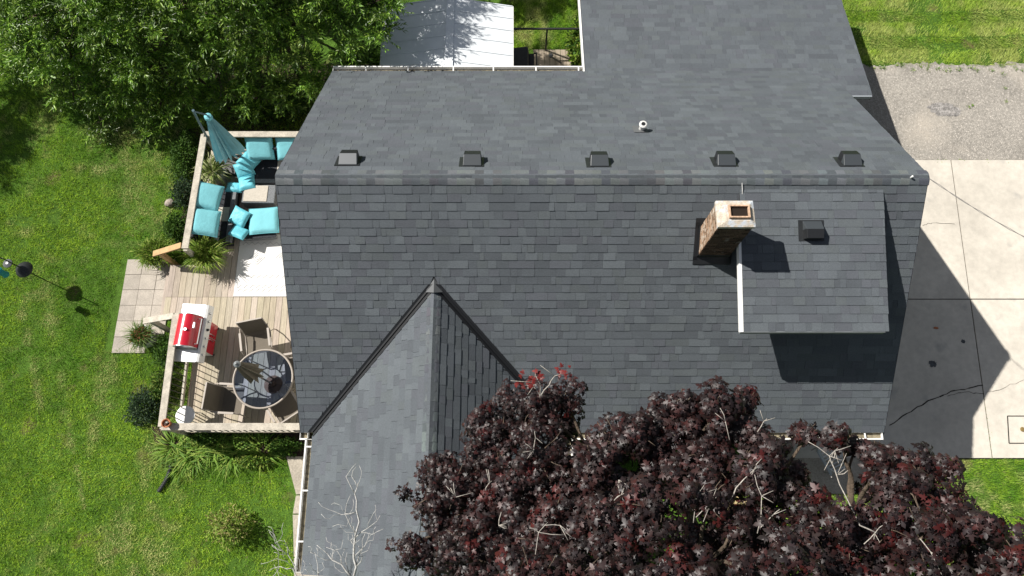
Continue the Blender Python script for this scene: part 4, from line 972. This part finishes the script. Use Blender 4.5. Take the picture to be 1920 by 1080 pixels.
# ---------------------------------------------------------------- trees
def limb(mb, a, b, r0, r1, rr, wob=.12, n=7, segs=6):
    a, b = Vector(a), Vector(b); L = (b - a).length; pts = []; rad = []
    o = Vector((rr.uniform(-1, 1), rr.uniform(-1, 1), rr.uniform(-.3, .6))) * L * wob
    for k in range(segs + 1):
        f = k / segs; pts.append(a.lerp(b, f) + o * math.sin(math.pi * f) + Vector((rr.uniform(-1, 1), rr.uniform(-1, 1), rr.uniform(-1, 1))) * L * .02 * (0 < k < segs)); rad.append(r0 + (r1 - r0) * f)
    mb.tube(pts, rad, n); return pts
# the green tree, its crown hanging low at the front and rising to the back
GB = P(420, -40); rr = random.Random(5)
gtree = thing('tree', 'large green tree with narrow leaves over the back lawn and deck corner', 'tree', GB); go = tuple(GB)
cl = []
for (px, py, z, r, dens) in (
        (60, 30, 2.4, .9, 1), (150, 20, 2.6, 1.0, 1), (250, 15, 2.7, 1.0, 1), (350, 15, 2.8, 1.0, 1), (450, 20, 2.8, 1.0, 1), (550, 15, 2.8, .9, .8), (630, 25, 2.8, .7, .7), (685, 25, 2.9, .45, .7),
        (90, 90, 1.7, .75, 1), (180, 85, 1.8, .85, 1), (270, 85, 1.9, .9, 1), (370, 85, 1.9, .9, 1), (470, 80, 2.0, .85, .8), (570, 75, 2.2, .8, .5), (650, 70, 2.5, .5, .45), (712, 65, 2.9, .22, .6),
        (70, 120, 1.2, .4, .8), (140, 150, 1.0, .6, 1), (230, 150, 1.1, .7, 1), (320, 150, 1.1, .7, 1), (410, 140, 1.3, .65, .7), (500, 135, 1.4, .6, .4), (590, 120, 1.8, .6, .35),
        (140, 190, .6, .4, .7), (220, 198, .6, .5, .8), (300, 200, .65, .5, .8), (370, 190, .8, .5, .6), (440, 180, .9, .5, .3), (285, 232, .35, .3, .5), (190, 228, .3, .25, .5), (540, 160, 1.2, .45, .3),
        (30, 125, 1.3, .25, .8), (718, 25, 3.1, .25, .8), (700, 5, 3.3, .45, .8),
        (40, -50, 3.0, 1.0, 1), (160, -70, 3.4, 1.1, 1), (300, -70, 3.6, 1.1, 1), (440, -70, 3.7, 1.1, 1), (580, -60, 3.5, 1.0, 1), (660, -60, 3.6, .8, 1),
        (300, -190, 4.4, 1.2, 1.), (440, -180, 4.5, 1.2, 1.1), (560, -170, 4.5, 1.0, 1.1), (640, -150, 4.1, .7, .8), (520, -290, 5.3, 1.1, 1.1), (610, -290, 5.0, .8, .8), (700, -230, 4.3, .4, .6), (790, -270, 3.2, .7, 1.3), (850, -270, 3.2, .6, 1.3), (730, -270, 3.2, .7, 1.3), (660, 110, 1.7, .5, .8), (560, 150, 1.3, .6, .8), (620, 175, 1.2, .45, .8), (690, 110, 1.6, .4, .9), (480, 185, 1.0, .45, .6),  # includes unseen clusters added to shade the grass strip by the shed
        (-90, 0, 2.2, .8, 1), (-160, -60, 2.6, .9, 1), (-330, 30, 2.9, .8, 1.3), (-365, 100, 2.8, .7, 1.3), (-345, -50, 3., .8, 1.3), (-400, 40, 3., .8, 1.2), (-385, 130, 2.5, .5, 1.2)):
    cl.append((P(px, py, z), r, dens, px, py))
mb = MB(); tf = Vector((GB.x, GB.y + .6, 1.5)); limb(mb, (GB.x, GB.y + .5, -.1), tf, .3, .24, rr, .02, 12)
forks = [limb(mb, tf, P(x, y, z), .2, .1, rr, .08, 9)[-1] for x, y, z in ((100, 30, 1.8), (300, 10, 2.1), (500, 10, 2.1), (300, 100, 1.1), (-150, 10, 1.9), (480, -180, 3.6), (620, -100, 2.9))]
gtrunk = mb.build('trunk', m_bark, gtree, go, smooth=True)
for c, r, d, px, py in cl:
    mb = MB(); f = min(forks, key=lambda q: (q - c).length); limb(mb, f, c, .055, .02, rr, .1, 6)
    for k in range(4): e_ = c + Vector((rr.gauss(0, 1), rr.gauss(0, 1), rr.gauss(0, .5))).normalized() * r * .9; limb(mb, c, e_, .018, .005, rr, .1, 4, 4)
    mb.build('branch', m_bark, gtree, go, smooth=True)
G = np.random.default_rng(3); VP, VD = [], []
VC = []
for c, r, dens, px, py in cl:
    ns_ = int(30 * r * r * dens * (1 if px > -20 and py > -25 else .75)) + 4; per = 10
    d = G.normal(size=(ns_, 3)); d /= np.linalg.norm(d, axis=1)[:, None]; d[:, 2] = np.where(G.random(ns_) < .75, np.abs(d[:, 2]), d[:, 2])
    p = np.array(c) + d * (r * (.3 + .75 * G.random(ns_) ** .6))[:, None] * np.array([1, 1, .6])
    br = G.uniform(.55, 1.5, ns_)
    p, d, br = np.repeat(p, per, 0), np.repeat(d, per, 0), np.repeat(br, per); nt_ = len(p)
    td_ = d * np.array([1, 1, .5]) * .7 + G.normal(size=(nt_, 3)) * np.array([.75, .75, .35]) + np.array([0, 0, .15]); td_ /= np.linalg.norm(td_, axis=1)[:, None]
    TL = G.uniform(.2, .48, nt_); VC.append(np.tile(br, 11))
    for k in range(11):
        f = (k + .5) / 11; pos = p + td_ * (TL * f)[:, None] - np.array([0, 0, 1]) * (.12 * f * f * TL)[:, None]
        sd = np.cross(td_, G.normal(size=(nt_, 3))); sd /= np.linalg.norm(sd, axis=1)[:, None]
        VP.append(pos); VD.append(td_ * (.55 + .6 * f) + sd * .8 - np.array([0, 0, .18]))
VP, VD, VC = np.concatenate(VP), np.concatenate(VD), np.concatenate(VC); keep = VP[:, 2] > .12; VP, VD, VC = VP[keep], VD[keep], VC[keep]
V, F, c_ = leaf_cards(VP, VD, .125, .033, [(.1, .2, .022), (.14, .27, .03), (.2, .35, .04), (.075, .15, .022), (.27, .4, .06)], G)
c_ *= np.repeat(VC, 2)[:, None]; o = np_mesh('crown', V, F, c_, m_leaf, gtree, off=go); o['kind'] = 'stuff'
print('green leaves', len(VP))
# understory behind the deck
o = thing('shrub', 'dense dark bushes in the shade behind the deck railing', 'shrub', P(520, 200)); np_mesh('foliage', *leafy(3500, 1.2, .6, 1.0, .1, .035, DKG, 77, .1, .2), m_plant, o)
mb = MB(); mb.tube([(0, 0, 0), (.1, .1, .7)], [.03, .01], 6); mb.build('stems', m_bark, o)

# the purple maple
MBASE = Vector((3.6, -2.6, 0)); rr = random.Random(9)
mtree = thing('tree', 'dark purple maple spreading over the front eave and lawn', 'tree', MBASE); mo = tuple(MBASE)
mcl = []
for (px, py, z, rp, dn) in (
        (1010, 765, 5.6, 62, 1), (1060, 745, 5.7, 40, 1), (960, 790, 5.5, 62, 1), (905, 788, 5.4, 36, 1), (1050, 800, 5.5, 50, 1), (930, 840, 5.5, 70, 1), (1010, 850, 5.7, 75, 1),
        (825, 870, 5.2, 40, .9), (855, 905, 5.4, 62, 1), (810, 930, 5.3, 48, 1), (900, 930, 5.8, 75, 1), (840, 985, 5.4, 65, 1), (772, 1030, 5.2, 38, 1), (820, 1045, 5.4, 50, 1), (880, 1040, 5.7, 75, 1), (960, 950, 6.2, 85, 1), (960, 1040, 6.2, 85, 1),
        (1040, 910, 6.3, 85, 1), (1050, 1010, 6.6, 95, 1), (1112, 872, 6.2, 45, .9), (1150, 830, 6.0, 55, 1), (1195, 815, 6.0, 50, 1), (1130, 930, 6.6, 90, 1), (1150, 1030, 6.9, 100, 1),
        (1240, 800, 6.1, 55, 1), (1290, 775, 6.1, 48, 1), (1285, 752, 6.1, 30, 1), (1350, 765, 6.2, 46, 1), (1400, 752, 6.1, 32, 1), (1330, 810, 6.3, 58, 1), (1395, 800, 6.2, 34, .7), (1250, 870, 6.5, 80, 1), (1330, 862, 6.6, 62, .9), (1230, 960, 6.9, 90, .9),
        (1420, 830, 6.3, 42, 1), (1450, 853, 6.5, 36, 1), (1425, 885, 6.7, 48, 1), (1510, 810, 6.2, 28, 1), (1498, 893, 6.7, 24, .9), (1572, 815, 6.3, 30, .9), (1605, 835, 6.3, 16, .7), (1468, 925, 6.9, 42, 1), (1330, 935, 6.7, 50, 1), (1300, 905, 6.6, 50, 1), (1375, 985, 6.9, 46, 1), (1450, 975, 7.0, 44, 1), (1520, 965, 7.0, 46, 1), (1570, 975, 7.1, 40, .9), (1385, 905, 6.7, 36, .9), (1535, 930, 6.9, 22, .8), (1405, 960, 6.8, 24, .6), (1600, 1010, 7.2, 50, 1), (1315, 1035, 7.0, 72, 1), (1410, 1045, 7.1, 68, 1), (1505, 1030, 7.1, 72, 1),
        (1650, 855, 6.5, 36, .9), (1700, 865, 6.7, 46, 1), (1740, 875, 6.7, 38, 1), (1785, 875, 6.6, 26, .7), (1645, 915, 6.8, 36, 1), (1690, 915, 7.0, 62, 1), (1760, 930, 7.0, 55, 1), (1800, 965, 7.0, 55, 1), (1850, 985, 7.0, 42, 1), (1890, 1015, 7.0, 50, 1), (1645, 990, 7.1, 62, .8), (1730, 1000, 7.2, 85, 1), (1820, 1040, 7.2, 85, 1), (1620, 1060, 7.3, 85, 1), (1920, 1060, 7.1, 60, 1),
        (1000, 1110, 6.6, 100, .8), (1150, 1120, 7.1, 110, .8), (1300, 1110, 7.4, 110, .8), (1450, 1110, 7.5, 110, .8), (1600, 1140, 7.6, 110, .8), (1750, 1120, 7.5, 110, .8), (880, 1120, 5.9, 80, .8), (1880, 1130, 7.4, 110, .8)):
    z += rr.uniform(-.95, .35) if py > 860 else rr.uniform(-.4, .25); c = P(px, py, z); d = c.y * st - (c.z - H) * ct; mcl.append((c, rp / FPX * d, dn, px, py))
mb = MB(); tf = MBASE + Vector((-.1, .3, 2.4)); limb(mb, MBASE - Vector((0, 0, .1)), tf, .28, .22, rr, .02, 12)
forks = []
for x, y, z in ((960, 960, 4.6), (1120, 900, 4.9), (1270, 880, 5.3), (1420, 930, 5.6), (1600, 960, 5.7), (1760, 980, 5.9), (1300, 1060, 6), (1600, 1100, 6.2), (1000, 1080, 5.2)):
    forks.append(limb(mb, tf, P(x, y, z), .13, .05, rr, .07, 9, 8)[-1])
mtrunk = mb.build('trunk', m_bark, mtree, mo, smooth=True)
for c, r, dn, px, py in mcl:
    mb = MB(); f = min(forks, key=lambda q: (q - c).length); limb(mb, f, c, .04, .015, rr, .09, 6)
    for k in range(5):
        e_ = c + Vector((rr.gauss(0, 1), rr.gauss(0, 1), rr.gauss(0, .6))).normalized() * r * .85; limb(mb, c, e_, .013, .004, rr, .12, 4, 4)
    mb.build('branch', m_bark, mtree, mo, smooth=True)
# bare pale twigs standing out of the crown
tips = []
for path, z in (([(1645, 1000), (1612, 985), (1588, 935), (1565, 880), (1555, 855), (1515, 828)], 7.35), ([(1560, 870), (1565, 845), (1595, 836)], 7.3), ([(1570, 890), (1590, 882)], 7.3),
                ([(1060, 1003), (1010, 998), (993, 990)], 7.0), ([(1075, 1010), (1050, 985), (1020, 985)], 7.05), ([(1300, 980), (1305, 930), (1320, 910)], 7.1), ([(1302, 960), (1285, 940), (1290, 920)], 7.1), ([(1305, 970), (1330, 950), (1345, 930)], 7.1),
                ([(1012, 745), (1012, 718), (1005, 705)], 6.2), ([(1014, 742), (1030, 722), (1040, 705), (1055, 698)], 6.2), ([(1012, 742), (1000, 725), (988, 722)], 6.2), ([(1000, 850), (1004, 820), (1003, 808)], 6.3), ([(1000, 845), (985, 832)], 6.3),
                ([(1420, 1000), (1428, 930), (1415, 890)], 7.3), ([(1425, 990), (1450, 965), (1462, 955)], 7.3), ([(1365, 940), (1380, 915), (1415, 880), (1428, 860)], 7.0), ([(1500, 1070), (1475, 1035), (1455, 1015)], 7.4), ([(1490, 1055), (1490, 1030), (1482, 1010)], 7.4),
                ([(1620, 1020), (1640, 1000), (1655, 985)], 7.4), ([(1575, 1010), (1570, 985), (1564, 970)], 7.4), ([(1725, 1010), (1745, 1035), (1765, 1055)], 7.5), ([(845, 915), (855, 932), (850, 905)], 5.9), ([(940, 960), (935, 985), (950, 990)], 6.6), ([(1150, 940), (1165, 928), (1170, 915)], 7.0), ([(1160, 900), (1162, 925)], 6.9), ([(1420, 810), (1432, 790), (1438, 785)], 6.7), ([(1360, 790), (1350, 765)], 6.7), ([(910, 920), (918, 905), (915, 880)], 6.2)):
    pts = [P(x, y, z - .1 * (len(path) - 1 - k) / len(path)) for k, (x, y) in enumerate(path)]; r0 = .01 if len(path) > 3 else .006
    q = [];
    for a_, b_ in zip(pts, pts[1:]): q += [a_, a_.lerp(b_, .5) + Vector((rr.uniform(-.02, .02), rr.uniform(-.02, .02), 0))]
    q.append(pts[-1]); tw = MB(); tw.tube(q, [r0 + (.004 - r0) * k / (len(q) - 1) for k in range(len(q))], 5); tips.append(pts[-1])
    for k in range(2): e_ = pts[-2] + Vector((rr.gauss(0, .12), rr.gauss(0, .12), .05)); tw.tube([pts[-2], e_], [.005, .003], 4)
    tw.build('bare_twig', m_palebark, mtree, mo, smooth=True)
# maple leaf template, five lobes
ol = [(0, .05), (.14, -.1), (.45, -.16), (.27, .1), (.42, .2), (.7, .38), (.4, .4), (.22, .38), (.28, .66), (.0, 1.05), (-.28, .66), (-.22, .38), (-.4, .4), (-.7, .38), (-.42, .2), (-.27, .1), (-.45, -.16), (-.14, -.1)]
TPL = np.array([(0, .3, .03)] + [(x, y, -.22 * (x * x + max(0, y - .3) ** 2) + .0) for x, y in ol]); nl = len(ol)
G = np.random.default_rng(17); Pp, Dd, Nn, Ss, Cc2 = [], [], [], [], []
DARK = np.array([(.0165, .009, .009), (.0125, .008, .009), (.02, .009, .0085), (.024, .009, .0085), (.015, .0095, .0105), (.03, .009, .0085), (.021, .0135, .013)])
for c, r, dn, px, py in mcl:
    r *= .93; small = .78 if px < 1090 and py < 900 else .82 if px < 900 else 1.
    red = .02 + .05 * np.clip((px - 1500) / 400, 0, 1) + (.04 if py > 900 else 0)
    # rosettes of leaves at the shoot tips
    nr = int(150 * r * r * dn / small) + 6; per = 13
    d = G.normal(size=(nr, 3)); d /= np.linalg.norm(d, axis=1)[:, None]; d[:, 2] = np.where(G.random(nr) < .85, np.abs(d[:, 2]), d[:, 2])
    lump = 1 + .3 * np.sin(d[:, 0] * 4 + px) * np.cos(d[:, 1] * 5 + py)
    p0_ = np.array(c) + d * (r * lump * (.35 + .7 * G.random(nr) ** .6))[:, None] * np.array([1, 1, .8])
    ax_ = np.array([0, 0, 1.]) + d * .7 + G.normal(size=(nr, 3)) * .3; ax_ /= np.linalg.norm(ax_, axis=1)[:, None]
    e1_ = np.cross(ax_, G.normal(size=(nr, 3))); e1_ /= np.linalg.norm(e1_, axis=1)[:, None]; e2_ = np.cross(ax_, e1_); tone = G.uniform(.55, 1.8, nr); isred = G.random(nr) < red
    for k in range(per):
        a_ = k * 2.399 + G.normal(size=nr) * .3; rad = e1_ * np.cos(a_)[:, None] + e2_ * np.sin(a_)[:, None]; lev = (k + .5) / per
        p = p0_ + rad * ((.012 + .085 * lev) * small) - ax_ * (.11 * lev * lev * small)
        nn = ax_ + rad * (.15 + .55 * lev) + G.normal(size=(nr, 3)) * .25; nn /= np.linalg.norm(nn, axis=1)[:, None]
        dd = rad - ax_ * .25 * lev; dd = dd - nn * np.sum(dd * nn, 1)[:, None]; dd /= np.linalg.norm(dd, axis=1)[:, None]
        sz = (.046 + .058 * lev * G.uniform(.6, 1.15, nr)) * small
        col = DARK[G.integers(len(DARK), size=nr)] * (tone * G.uniform(.8, 1.2, nr))[:, None]; col[isred] = np.array([.06, .0095, .009]) * G.uniform(.5, 1.2, (isred.sum(), 1))
        Pp.append(p); Dd.append(dd); Nn.append(nn); Ss.append(sz); Cc2.append(col)
    # looser leaves below them
    n = int(650 * r ** 2 * dn) + 10
    d = G.normal(size=(n, 3)); d /= np.linalg.norm(d, axis=1)[:, None]
    p = np.array(c) - np.array([0, 0, .28]) + d * (r * .8 * G.random(n) ** .5)[:, None] * np.array([1, 1, .6])
    nn = np.array([0, 0, 1.]) + G.normal(size=(n, 3)) * .5; nn /= np.linalg.norm(nn, axis=1)[:, None]
    dd = G.normal(size=(n, 3)); dd -= nn * np.sum(dd * nn, 1)[:, None]; dd /= np.linalg.norm(dd, axis=1)[:, None]
    Pp.append(p); Dd.append(dd); Nn.append(nn); Ss.append(G.uniform(.06, .12, n) * small); Cc2.append(DARK[G.integers(len(DARK), size=n)])
for tp_ in tips[8:11]:                              # red young leaves on the topmost shoots
    n = 12; p = np.array(tp_) + G.normal(size=(n, 3)) * np.array([.07, .06, .04]); nn = np.array([0, 0, 1.]) + G.normal(size=(n, 3)) * .4; nn /= np.linalg.norm(nn, axis=1)[:, None]; dd = G.normal(size=(n, 3)); dd -= nn * np.sum(dd * nn, 1)[:, None]; dd /= np.linalg.norm(dd, axis=1)[:, None]
    Pp.append(p); Dd.append(dd); Nn.append(nn); Ss.append(G.uniform(.04, .075, n)); Cc2.append(np.array([.15, .016, .014]) * G.uniform(.6, 1.2, (n, 1)))
Pp, Dd, Nn, Ss, Cc2 = map(np.concatenate, (Pp, Dd, Nn, Ss, Cc2))
# keep leaves off the roof surface
zroof = np.where(np.abs(Pp[:, 0] - xg) < hw, np.maximum(zg - np.abs(Pp[:, 0] - xg) * t, zr - (yr - Pp[:, 1]) * t), zr - (yr - Pp[:, 1]) * t)
keep = ~((Pp[:, 2] < zroof + .15) & (Pp[:, 1] > yg - .2) & (Pp[:, 0] < xe + .2) & ((Pp[:, 1] > ys - .2) | (np.abs(Pp[:, 0] - xg) < hw + .2)))
Pp, Dd, Nn, Ss, Cc2 = Pp[keep], Dd[keep], Nn[keep], Ss[keep], Cc2[keep]
Sd = np.cross(Dd, Nn); n = len(Pp); print('maple leaves', n)
curl = G.uniform(.5, 2.2, n)
VV = Pp[:, None] + Ss[:, None, None] * (TPL[None, :, 0:1] * Sd[:, None] + TPL[None, :, 1:2] * Dd[:, None] + TPL[None, :, 2:3] * curl[:, None, None] * Nn[:, None])
dist = Pp[:, 1] * st - (Pp[:, 2] - H) * ct; pxx = 960 + FPX * Pp[:, 0] / dist; pyy = 540 - FPX * (Pp[:, 1] * ct + (Pp[:, 2] - H) * st) / dist
facing = np.abs(Nn[:, 1] * st - Nn[:, 2] * ct); score = (Ss / dist) ** 2 * facing * (Pp[:, 2] > 6.7) * (pxx > 20) * (pxx < 1900) * (pyy > 0) * (pyy < 1060)
top = np.zeros(n, bool); top[np.argsort(-score)[:300]] = True
fan = np.array([(0, 1 + k, 1 + (k + 1) % nl) for k in range(nl)])[:, ::-1]
rest_i = np.where(~top)[0]
Vr = VV[rest_i].reshape(-1, 3); Fr = (np.arange(len(rest_i))[:, None, None] * (nl + 1) + fan[None]).reshape(-1, 3)
crown = np_mesh('crown', Vr, Fr, np.repeat(Cc2[rest_i], nl, 0), m_maple, mtree, off=mo); crown['kind'] = 'stuff'
for i in np.where(top)[0]: np_mesh('leaf', VV[i] - np.array(mo), fan, np.repeat(Cc2[i:i + 1], nl, 0), m_maple, crown)

# bare white-barked tree in front of the cross gable
wb = Vector((-3.1, -2.3, 0)); wt = thing('bare_tree', 'leafless white-barked sapling with thin twigs in front of the left wing', 'tree', wb); wo = tuple(wb); rr = random.Random(12)
mb = MB(); tops = []
dense = True
def twig(mb, pts, r0, depth, rr):
    q = []
    for a_, b_ in zip(pts, pts[1:]): q += [a_, a_.lerp(b_, .5) + Vector((rr.gauss(0, .02), rr.gauss(0, .02), 0))]
    q.append(pts[-1]); mb.tube(q, [max(.003, r0 * (1 - .75 * k / (len(q) - 1))) for k in range(len(q))], 5)
    if depth:
        for k in range(len(q) - 1):
            for _ in range(2 if depth > 1 else 1):
                if rr.random() < (.5 if dense else .3):
                    d = (q[k + 1] - q[k]).normalized(); sd = d.cross(Vector((0, 0, 1))) * rr.choice((-1, 1)); L = rr.uniform(.12, .42) * (.6 + .4 * depth)
                    e1 = q[k] + (d * .7 + sd * rr.uniform(.4, 1)).normalized() * L * .55 + Vector((0, 0, rr.uniform(-.05, .1))); e2 = e1 + (d + sd * rr.uniform(-.3, .6)).normalized() * L * .5
                    twig(mb, [q[k], e1, e2], r0 * .42, depth - 1, rr)
hub2 = P(662, 1085, 4.6)
limb(mb, wb, hub2, .06, .03, rr, .03, 8); mb.build('trunk', m_whitebark, wt, wo, smooth=True)
def br(*a):
    b_ = MB(); twig(b_, *a); b_.build('branch', m_whitebark, wt, wo, smooth=True)
def lb(*a):
    b_ = MB(); limb(b_, *a); b_.build('branch', m_whitebark, wt, wo, smooth=True)
br([hub2, P(663, 1045, 4.75), P(667, 1000, 4.9), P(668, 955, 5.0), P(665, 925, 5.05), P(672, 905, 5.1)], .02, 2, rr)
br([hub2, P(640, 1058, 4.7), P(612, 1036, 4.75), P(594, 1022, 4.8)], .015, 2, rr)
br([P(663, 1012, 4.8), P(690, 990, 4.9), P(713, 966, 5.0)], .008, 1, rr)
br([P(668, 960, 4.9), P(640, 965, 4.9), P(615, 955, 4.95), P(597, 942, 5.0)], .007, 1, rr)
dense = False
br([P(600, 1090, 4.2), P(596, 1060, 4.3), P(590, 1035, 4.35)], .01, 2, rr)
br([P(560, 1090, 3.9), P(548, 1065, 4.0), P(525, 1062, 4.05), P(505, 1070, 4.1)], .012, 2, rr); br([P(552, 1072, 3.95), P(540, 1040, 4.1), P(533, 1012, 4.2)], .01, 2, rr); br([P(575, 1090, 4.), P(562, 1050, 4.1), P(556, 1035, 4.2)], .009, 1, rr)
lb(wb + Vector((0, 0, 2.5)), P(600, 1090, 4.2), .025, .012, rr, .05, 6); lb(wb + Vector((0, 0, 2.4)), P(560, 1090, 3.9), .025, .014, rr, .05, 6); lb(wb + Vector((0, 0, 2.4)), P(575, 1090, 4.), .02, .012, rr, .05, 6)


# ---------------------------------------------------------------- grass
G = np.random.default_rng(29)
def polyw(pts): return [(P(x, y).x, P(x, y).y) for x, y in pts]
def inside_np(x, y, pol):
    r = np.zeros(len(x), bool); n = len(pol)
    for i in range(n):
        (ax, ay), (bx, by) = pol[i], pol[i - 1]
        if ay == by: continue
        cnd = ((ay > y) != (by > y)) & (x < (bx - ax) * (y - ay) / (by - ay) + ax); r ^= cnd
    return r
def vnoise(x, y, s, seed):
    g_ = np.random.default_rng(seed).random((64, 64)); u, v = x * s + 100, y * s + 100; i, j = np.floor(u).astype(int), np.floor(v).astype(int); f, h = u - i, v - j; f = f * f * (3 - 2 * f); h = h * h * (3 - 2 * h)
    a = lambda di, dj: g_[(i + di) % 64, (j + dj) % 64]
    return (a(0, 0) * (1 - f) + a(1, 0) * f) * (1 - h) + (a(0, 1) * (1 - f) + a(1, 1) * f) * h
WORN = [[w_] + polyw(q_) for w_, q_ in ((.09, [(92, 590), (108, 660), (118, 740), (130, 830)]), (.05, [(128, 800), (150, 900), (158, 950)]), (.4, [(255, 1000), (300, 1060), (340, 1080)]), (.16, [(150, 318), (215, 318)]), (.1, [(40, 590), (60, 660), (75, 760)]),
        (.13, [(285, 815), (292, 850)]), (.1, [(20, 420), (48, 435)]), (.22, [(200, 1010), (250, 1075)]))]
def lawn(n, pol, excl, stripes=False, name='grass', label='', pale=0.):
    xs_, ys_ = [p[0] for p in pol], [p[1] for p in pol]
    x, y = G.uniform(min(xs_), max(xs_), n), G.uniform(min(ys_), max(ys_), n); k = inside_np(x, y, pol)
    for e in excl: k &= ~inside_np(x, y, e)
    thin = vnoise(x, y, .9, 1) * .6 + vnoise(x, y, 3.1, 2) * .4
    k &= ~((thin > .74) & (G.random(n) < .75)); x, y, thin = x[k], y[k], thin[k]; n = len(x)
    L = G.uniform(.04, .1, n) * (.75 + .6 * vnoise(x, y, 2.3, 4)); W = G.uniform(.006, .013, n); az = G.uniform(0, 6.283, n)
    lean = G.uniform(.3, 1.1, n) + .2 * (vnoise(x, y, 5, 8) - .5); d = np.stack([np.cos(az) * np.sin(lean), np.sin(az) * np.sin(lean), np.cos(lean)], 1)
    if stripes:
        sgn = np.where(np.sin(y * 6.283 / .8 + .3 * np.sin(x * .7)) + .5 * (vnoise(x, y, 3, 31) - .5) > 0, 1, -1); d[:, 0] += .3 * sgn; d[:, 1] += .8 * sgn; d /= np.linalg.norm(d, axis=1)[:, None]
    sd = np.stack([-np.sin(az), np.cos(az), np.zeros(n)], 1); p = np.stack([x, y, np.zeros(n)], 1)
    if stripes: W *= 1.3
    V = np.stack([p - sd * W[:, None] / 2, p + sd * W[:, None] / 2, p + d * L[:, None]], 1).reshape(-1, 3); F = np.arange(3 * n).reshape(-1, 3)
    tone = np.clip((vnoise(x, y, .6, 15) * .3 + vnoise(x, y, 2.1, 5) * .3 + vnoise(x, y, 8, 6) * .4 - .5) * 2.3 + .5 + pale, 0, 1.2); dry = np.clip((vnoise(x * 2.2, y * .6, .7, 7) * .55 + vnoise(x, y, 4.7, 9) * .45 - .56) * 4.5 + pale, 0, 1)
    for pl in WORN:
        if stripes: break
        wx = np.full(n, 9.)
        for (ax, ay), (bx, by) in zip(pl[1:], pl[2:]):
            tt = np.clip(((x - ax) * (bx - ax) + (y - ay) * (by - ay)) / ((bx - ax) ** 2 + (by - ay) ** 2), 0, 1); wx = np.minimum(wx, np.hypot(x - ax - tt * (bx - ax), y - ay - tt * (by - ay)))
        dry = np.clip(dry + np.exp(-(wx / pl[0]) ** 2) * 1.9 * np.clip(vnoise(x, y, 5, 41) * 1.3 - .25, 0, 1), 0, 1.25)
    if stripes: tone = np.clip(tone * .6 + .25 + .16 * sgn, 0, 1.2); dry = np.clip(dry * .6 + .14 + .07 * sgn, 0, 1)  # mow stripes: light on the leaning blades also put into the colour
    a, b, c3 = np.array([.115, .265, .017]), np.array([.34, .51, .042]), np.array([.6, .57, .26])
    col = a + (b - a) * tone[:, None]; col = col + (c3 - col) * (dry * .6)[:, None]; col *= G.uniform(.65, 1.35, (n, 1)); r_ = G.random(n) < .025; col[r_] = np.array([.34, .3, .14])
    o = np_mesh(name, V, F, col, m_grass); return tag(o, label, 'grass', kind='stuff')
deckp = [(xdl - .06, yd_s), (xr_, yd_s), (xr_, yd_n), (xl_n - .1, yd_n), (xl_n - .1, yd_j), (xdl - .06, yd_j)]
patp = [(q.x, q.y) for q in pp]; walkp = [(wl[0], wy[0]), (-3.0, wy[0]), (-3.0, wy[-1]), (wl[-1], wy[-1])]
wing = [(xg - hw + .25, yg - .5), (xg + hw, yg - .5), (xg + hw, ys + .3), (xg - hw + .25, ys + .3)]
hs = [(xw + .3, ys), (xe, ys), (xe, yan), (xw + .3, yan)]
bed = polyw([(300, 805), (585, 800), (585, 855), (500, 855), (320, 845)])
stp = [(XO - .2, ys0), (xl_n, ys0), (xl_n, ys1), (XO - .2, ys1)]
lawn(330000, polyw([(-40, -30), (600, -30), (600, 1110), (-40, 1110)]), [deckp, patp, walkp, wing, hs, bed, stp], label='sunlit lawn left of the deck and house')
lawn(70000, polyw([(1480, -40), (1960, -40), (1960, 122), (1600, 120)]), [[(-20, -50), (6.9, -50), (6.9, 50), (-20, 50)]], True, pale=.38, label='mown striped lawn beyond the gravel drive')
lawn(60000, polyw([(1330, 862), (1960, 862), (1960, 1110), (1330, 1110)]), [[(v.x, v.y) for v in q4]], label='front lawn at the lower right by the maple')
lawn(26000, polyw([(940, -30), (1100, -30), (1100, 92), (940, 92)]), [], label='grass strip between shed and rear wing')

Vs, Fs, Cs, nb = [], [], [], 0
for (x, y, k) in [(1846 + 12 * f, 740 + 118 * f, .6) for f in np.linspace(0, 1, 16)] + [(u, 303, .7) for u in (1755, 1762, 1768, 1773, 1800, 1806, 1850, 1890)] + [(u + rnd.uniform(-8, 8), 128 + rnd.uniform(-6, 5), 1.) for u in range(1600, 1920, 12)] + [(1880, 140, 1), (1884, 165, .8), (1886, 190, .7), (1815, 200, .8), (1822, 198, .6)]:
    V, F, c_ = strap_leaves(10, .09 * k, .014, LIL, seed=int(x * 3 + y), base_r=.03 * k, segs=2); q = P(x, y, .02); Vs.append(V + np.array(q)); Fs.append(F + nb); Cs.append(c_); nb += len(V)
tag(np_mesh('weeds', np.concatenate(Vs), np.concatenate(Fs), np.concatenate(Cs), m_plant), 'small weeds along the driveway joints and gravel edges', 'weeds', kind='stuff')
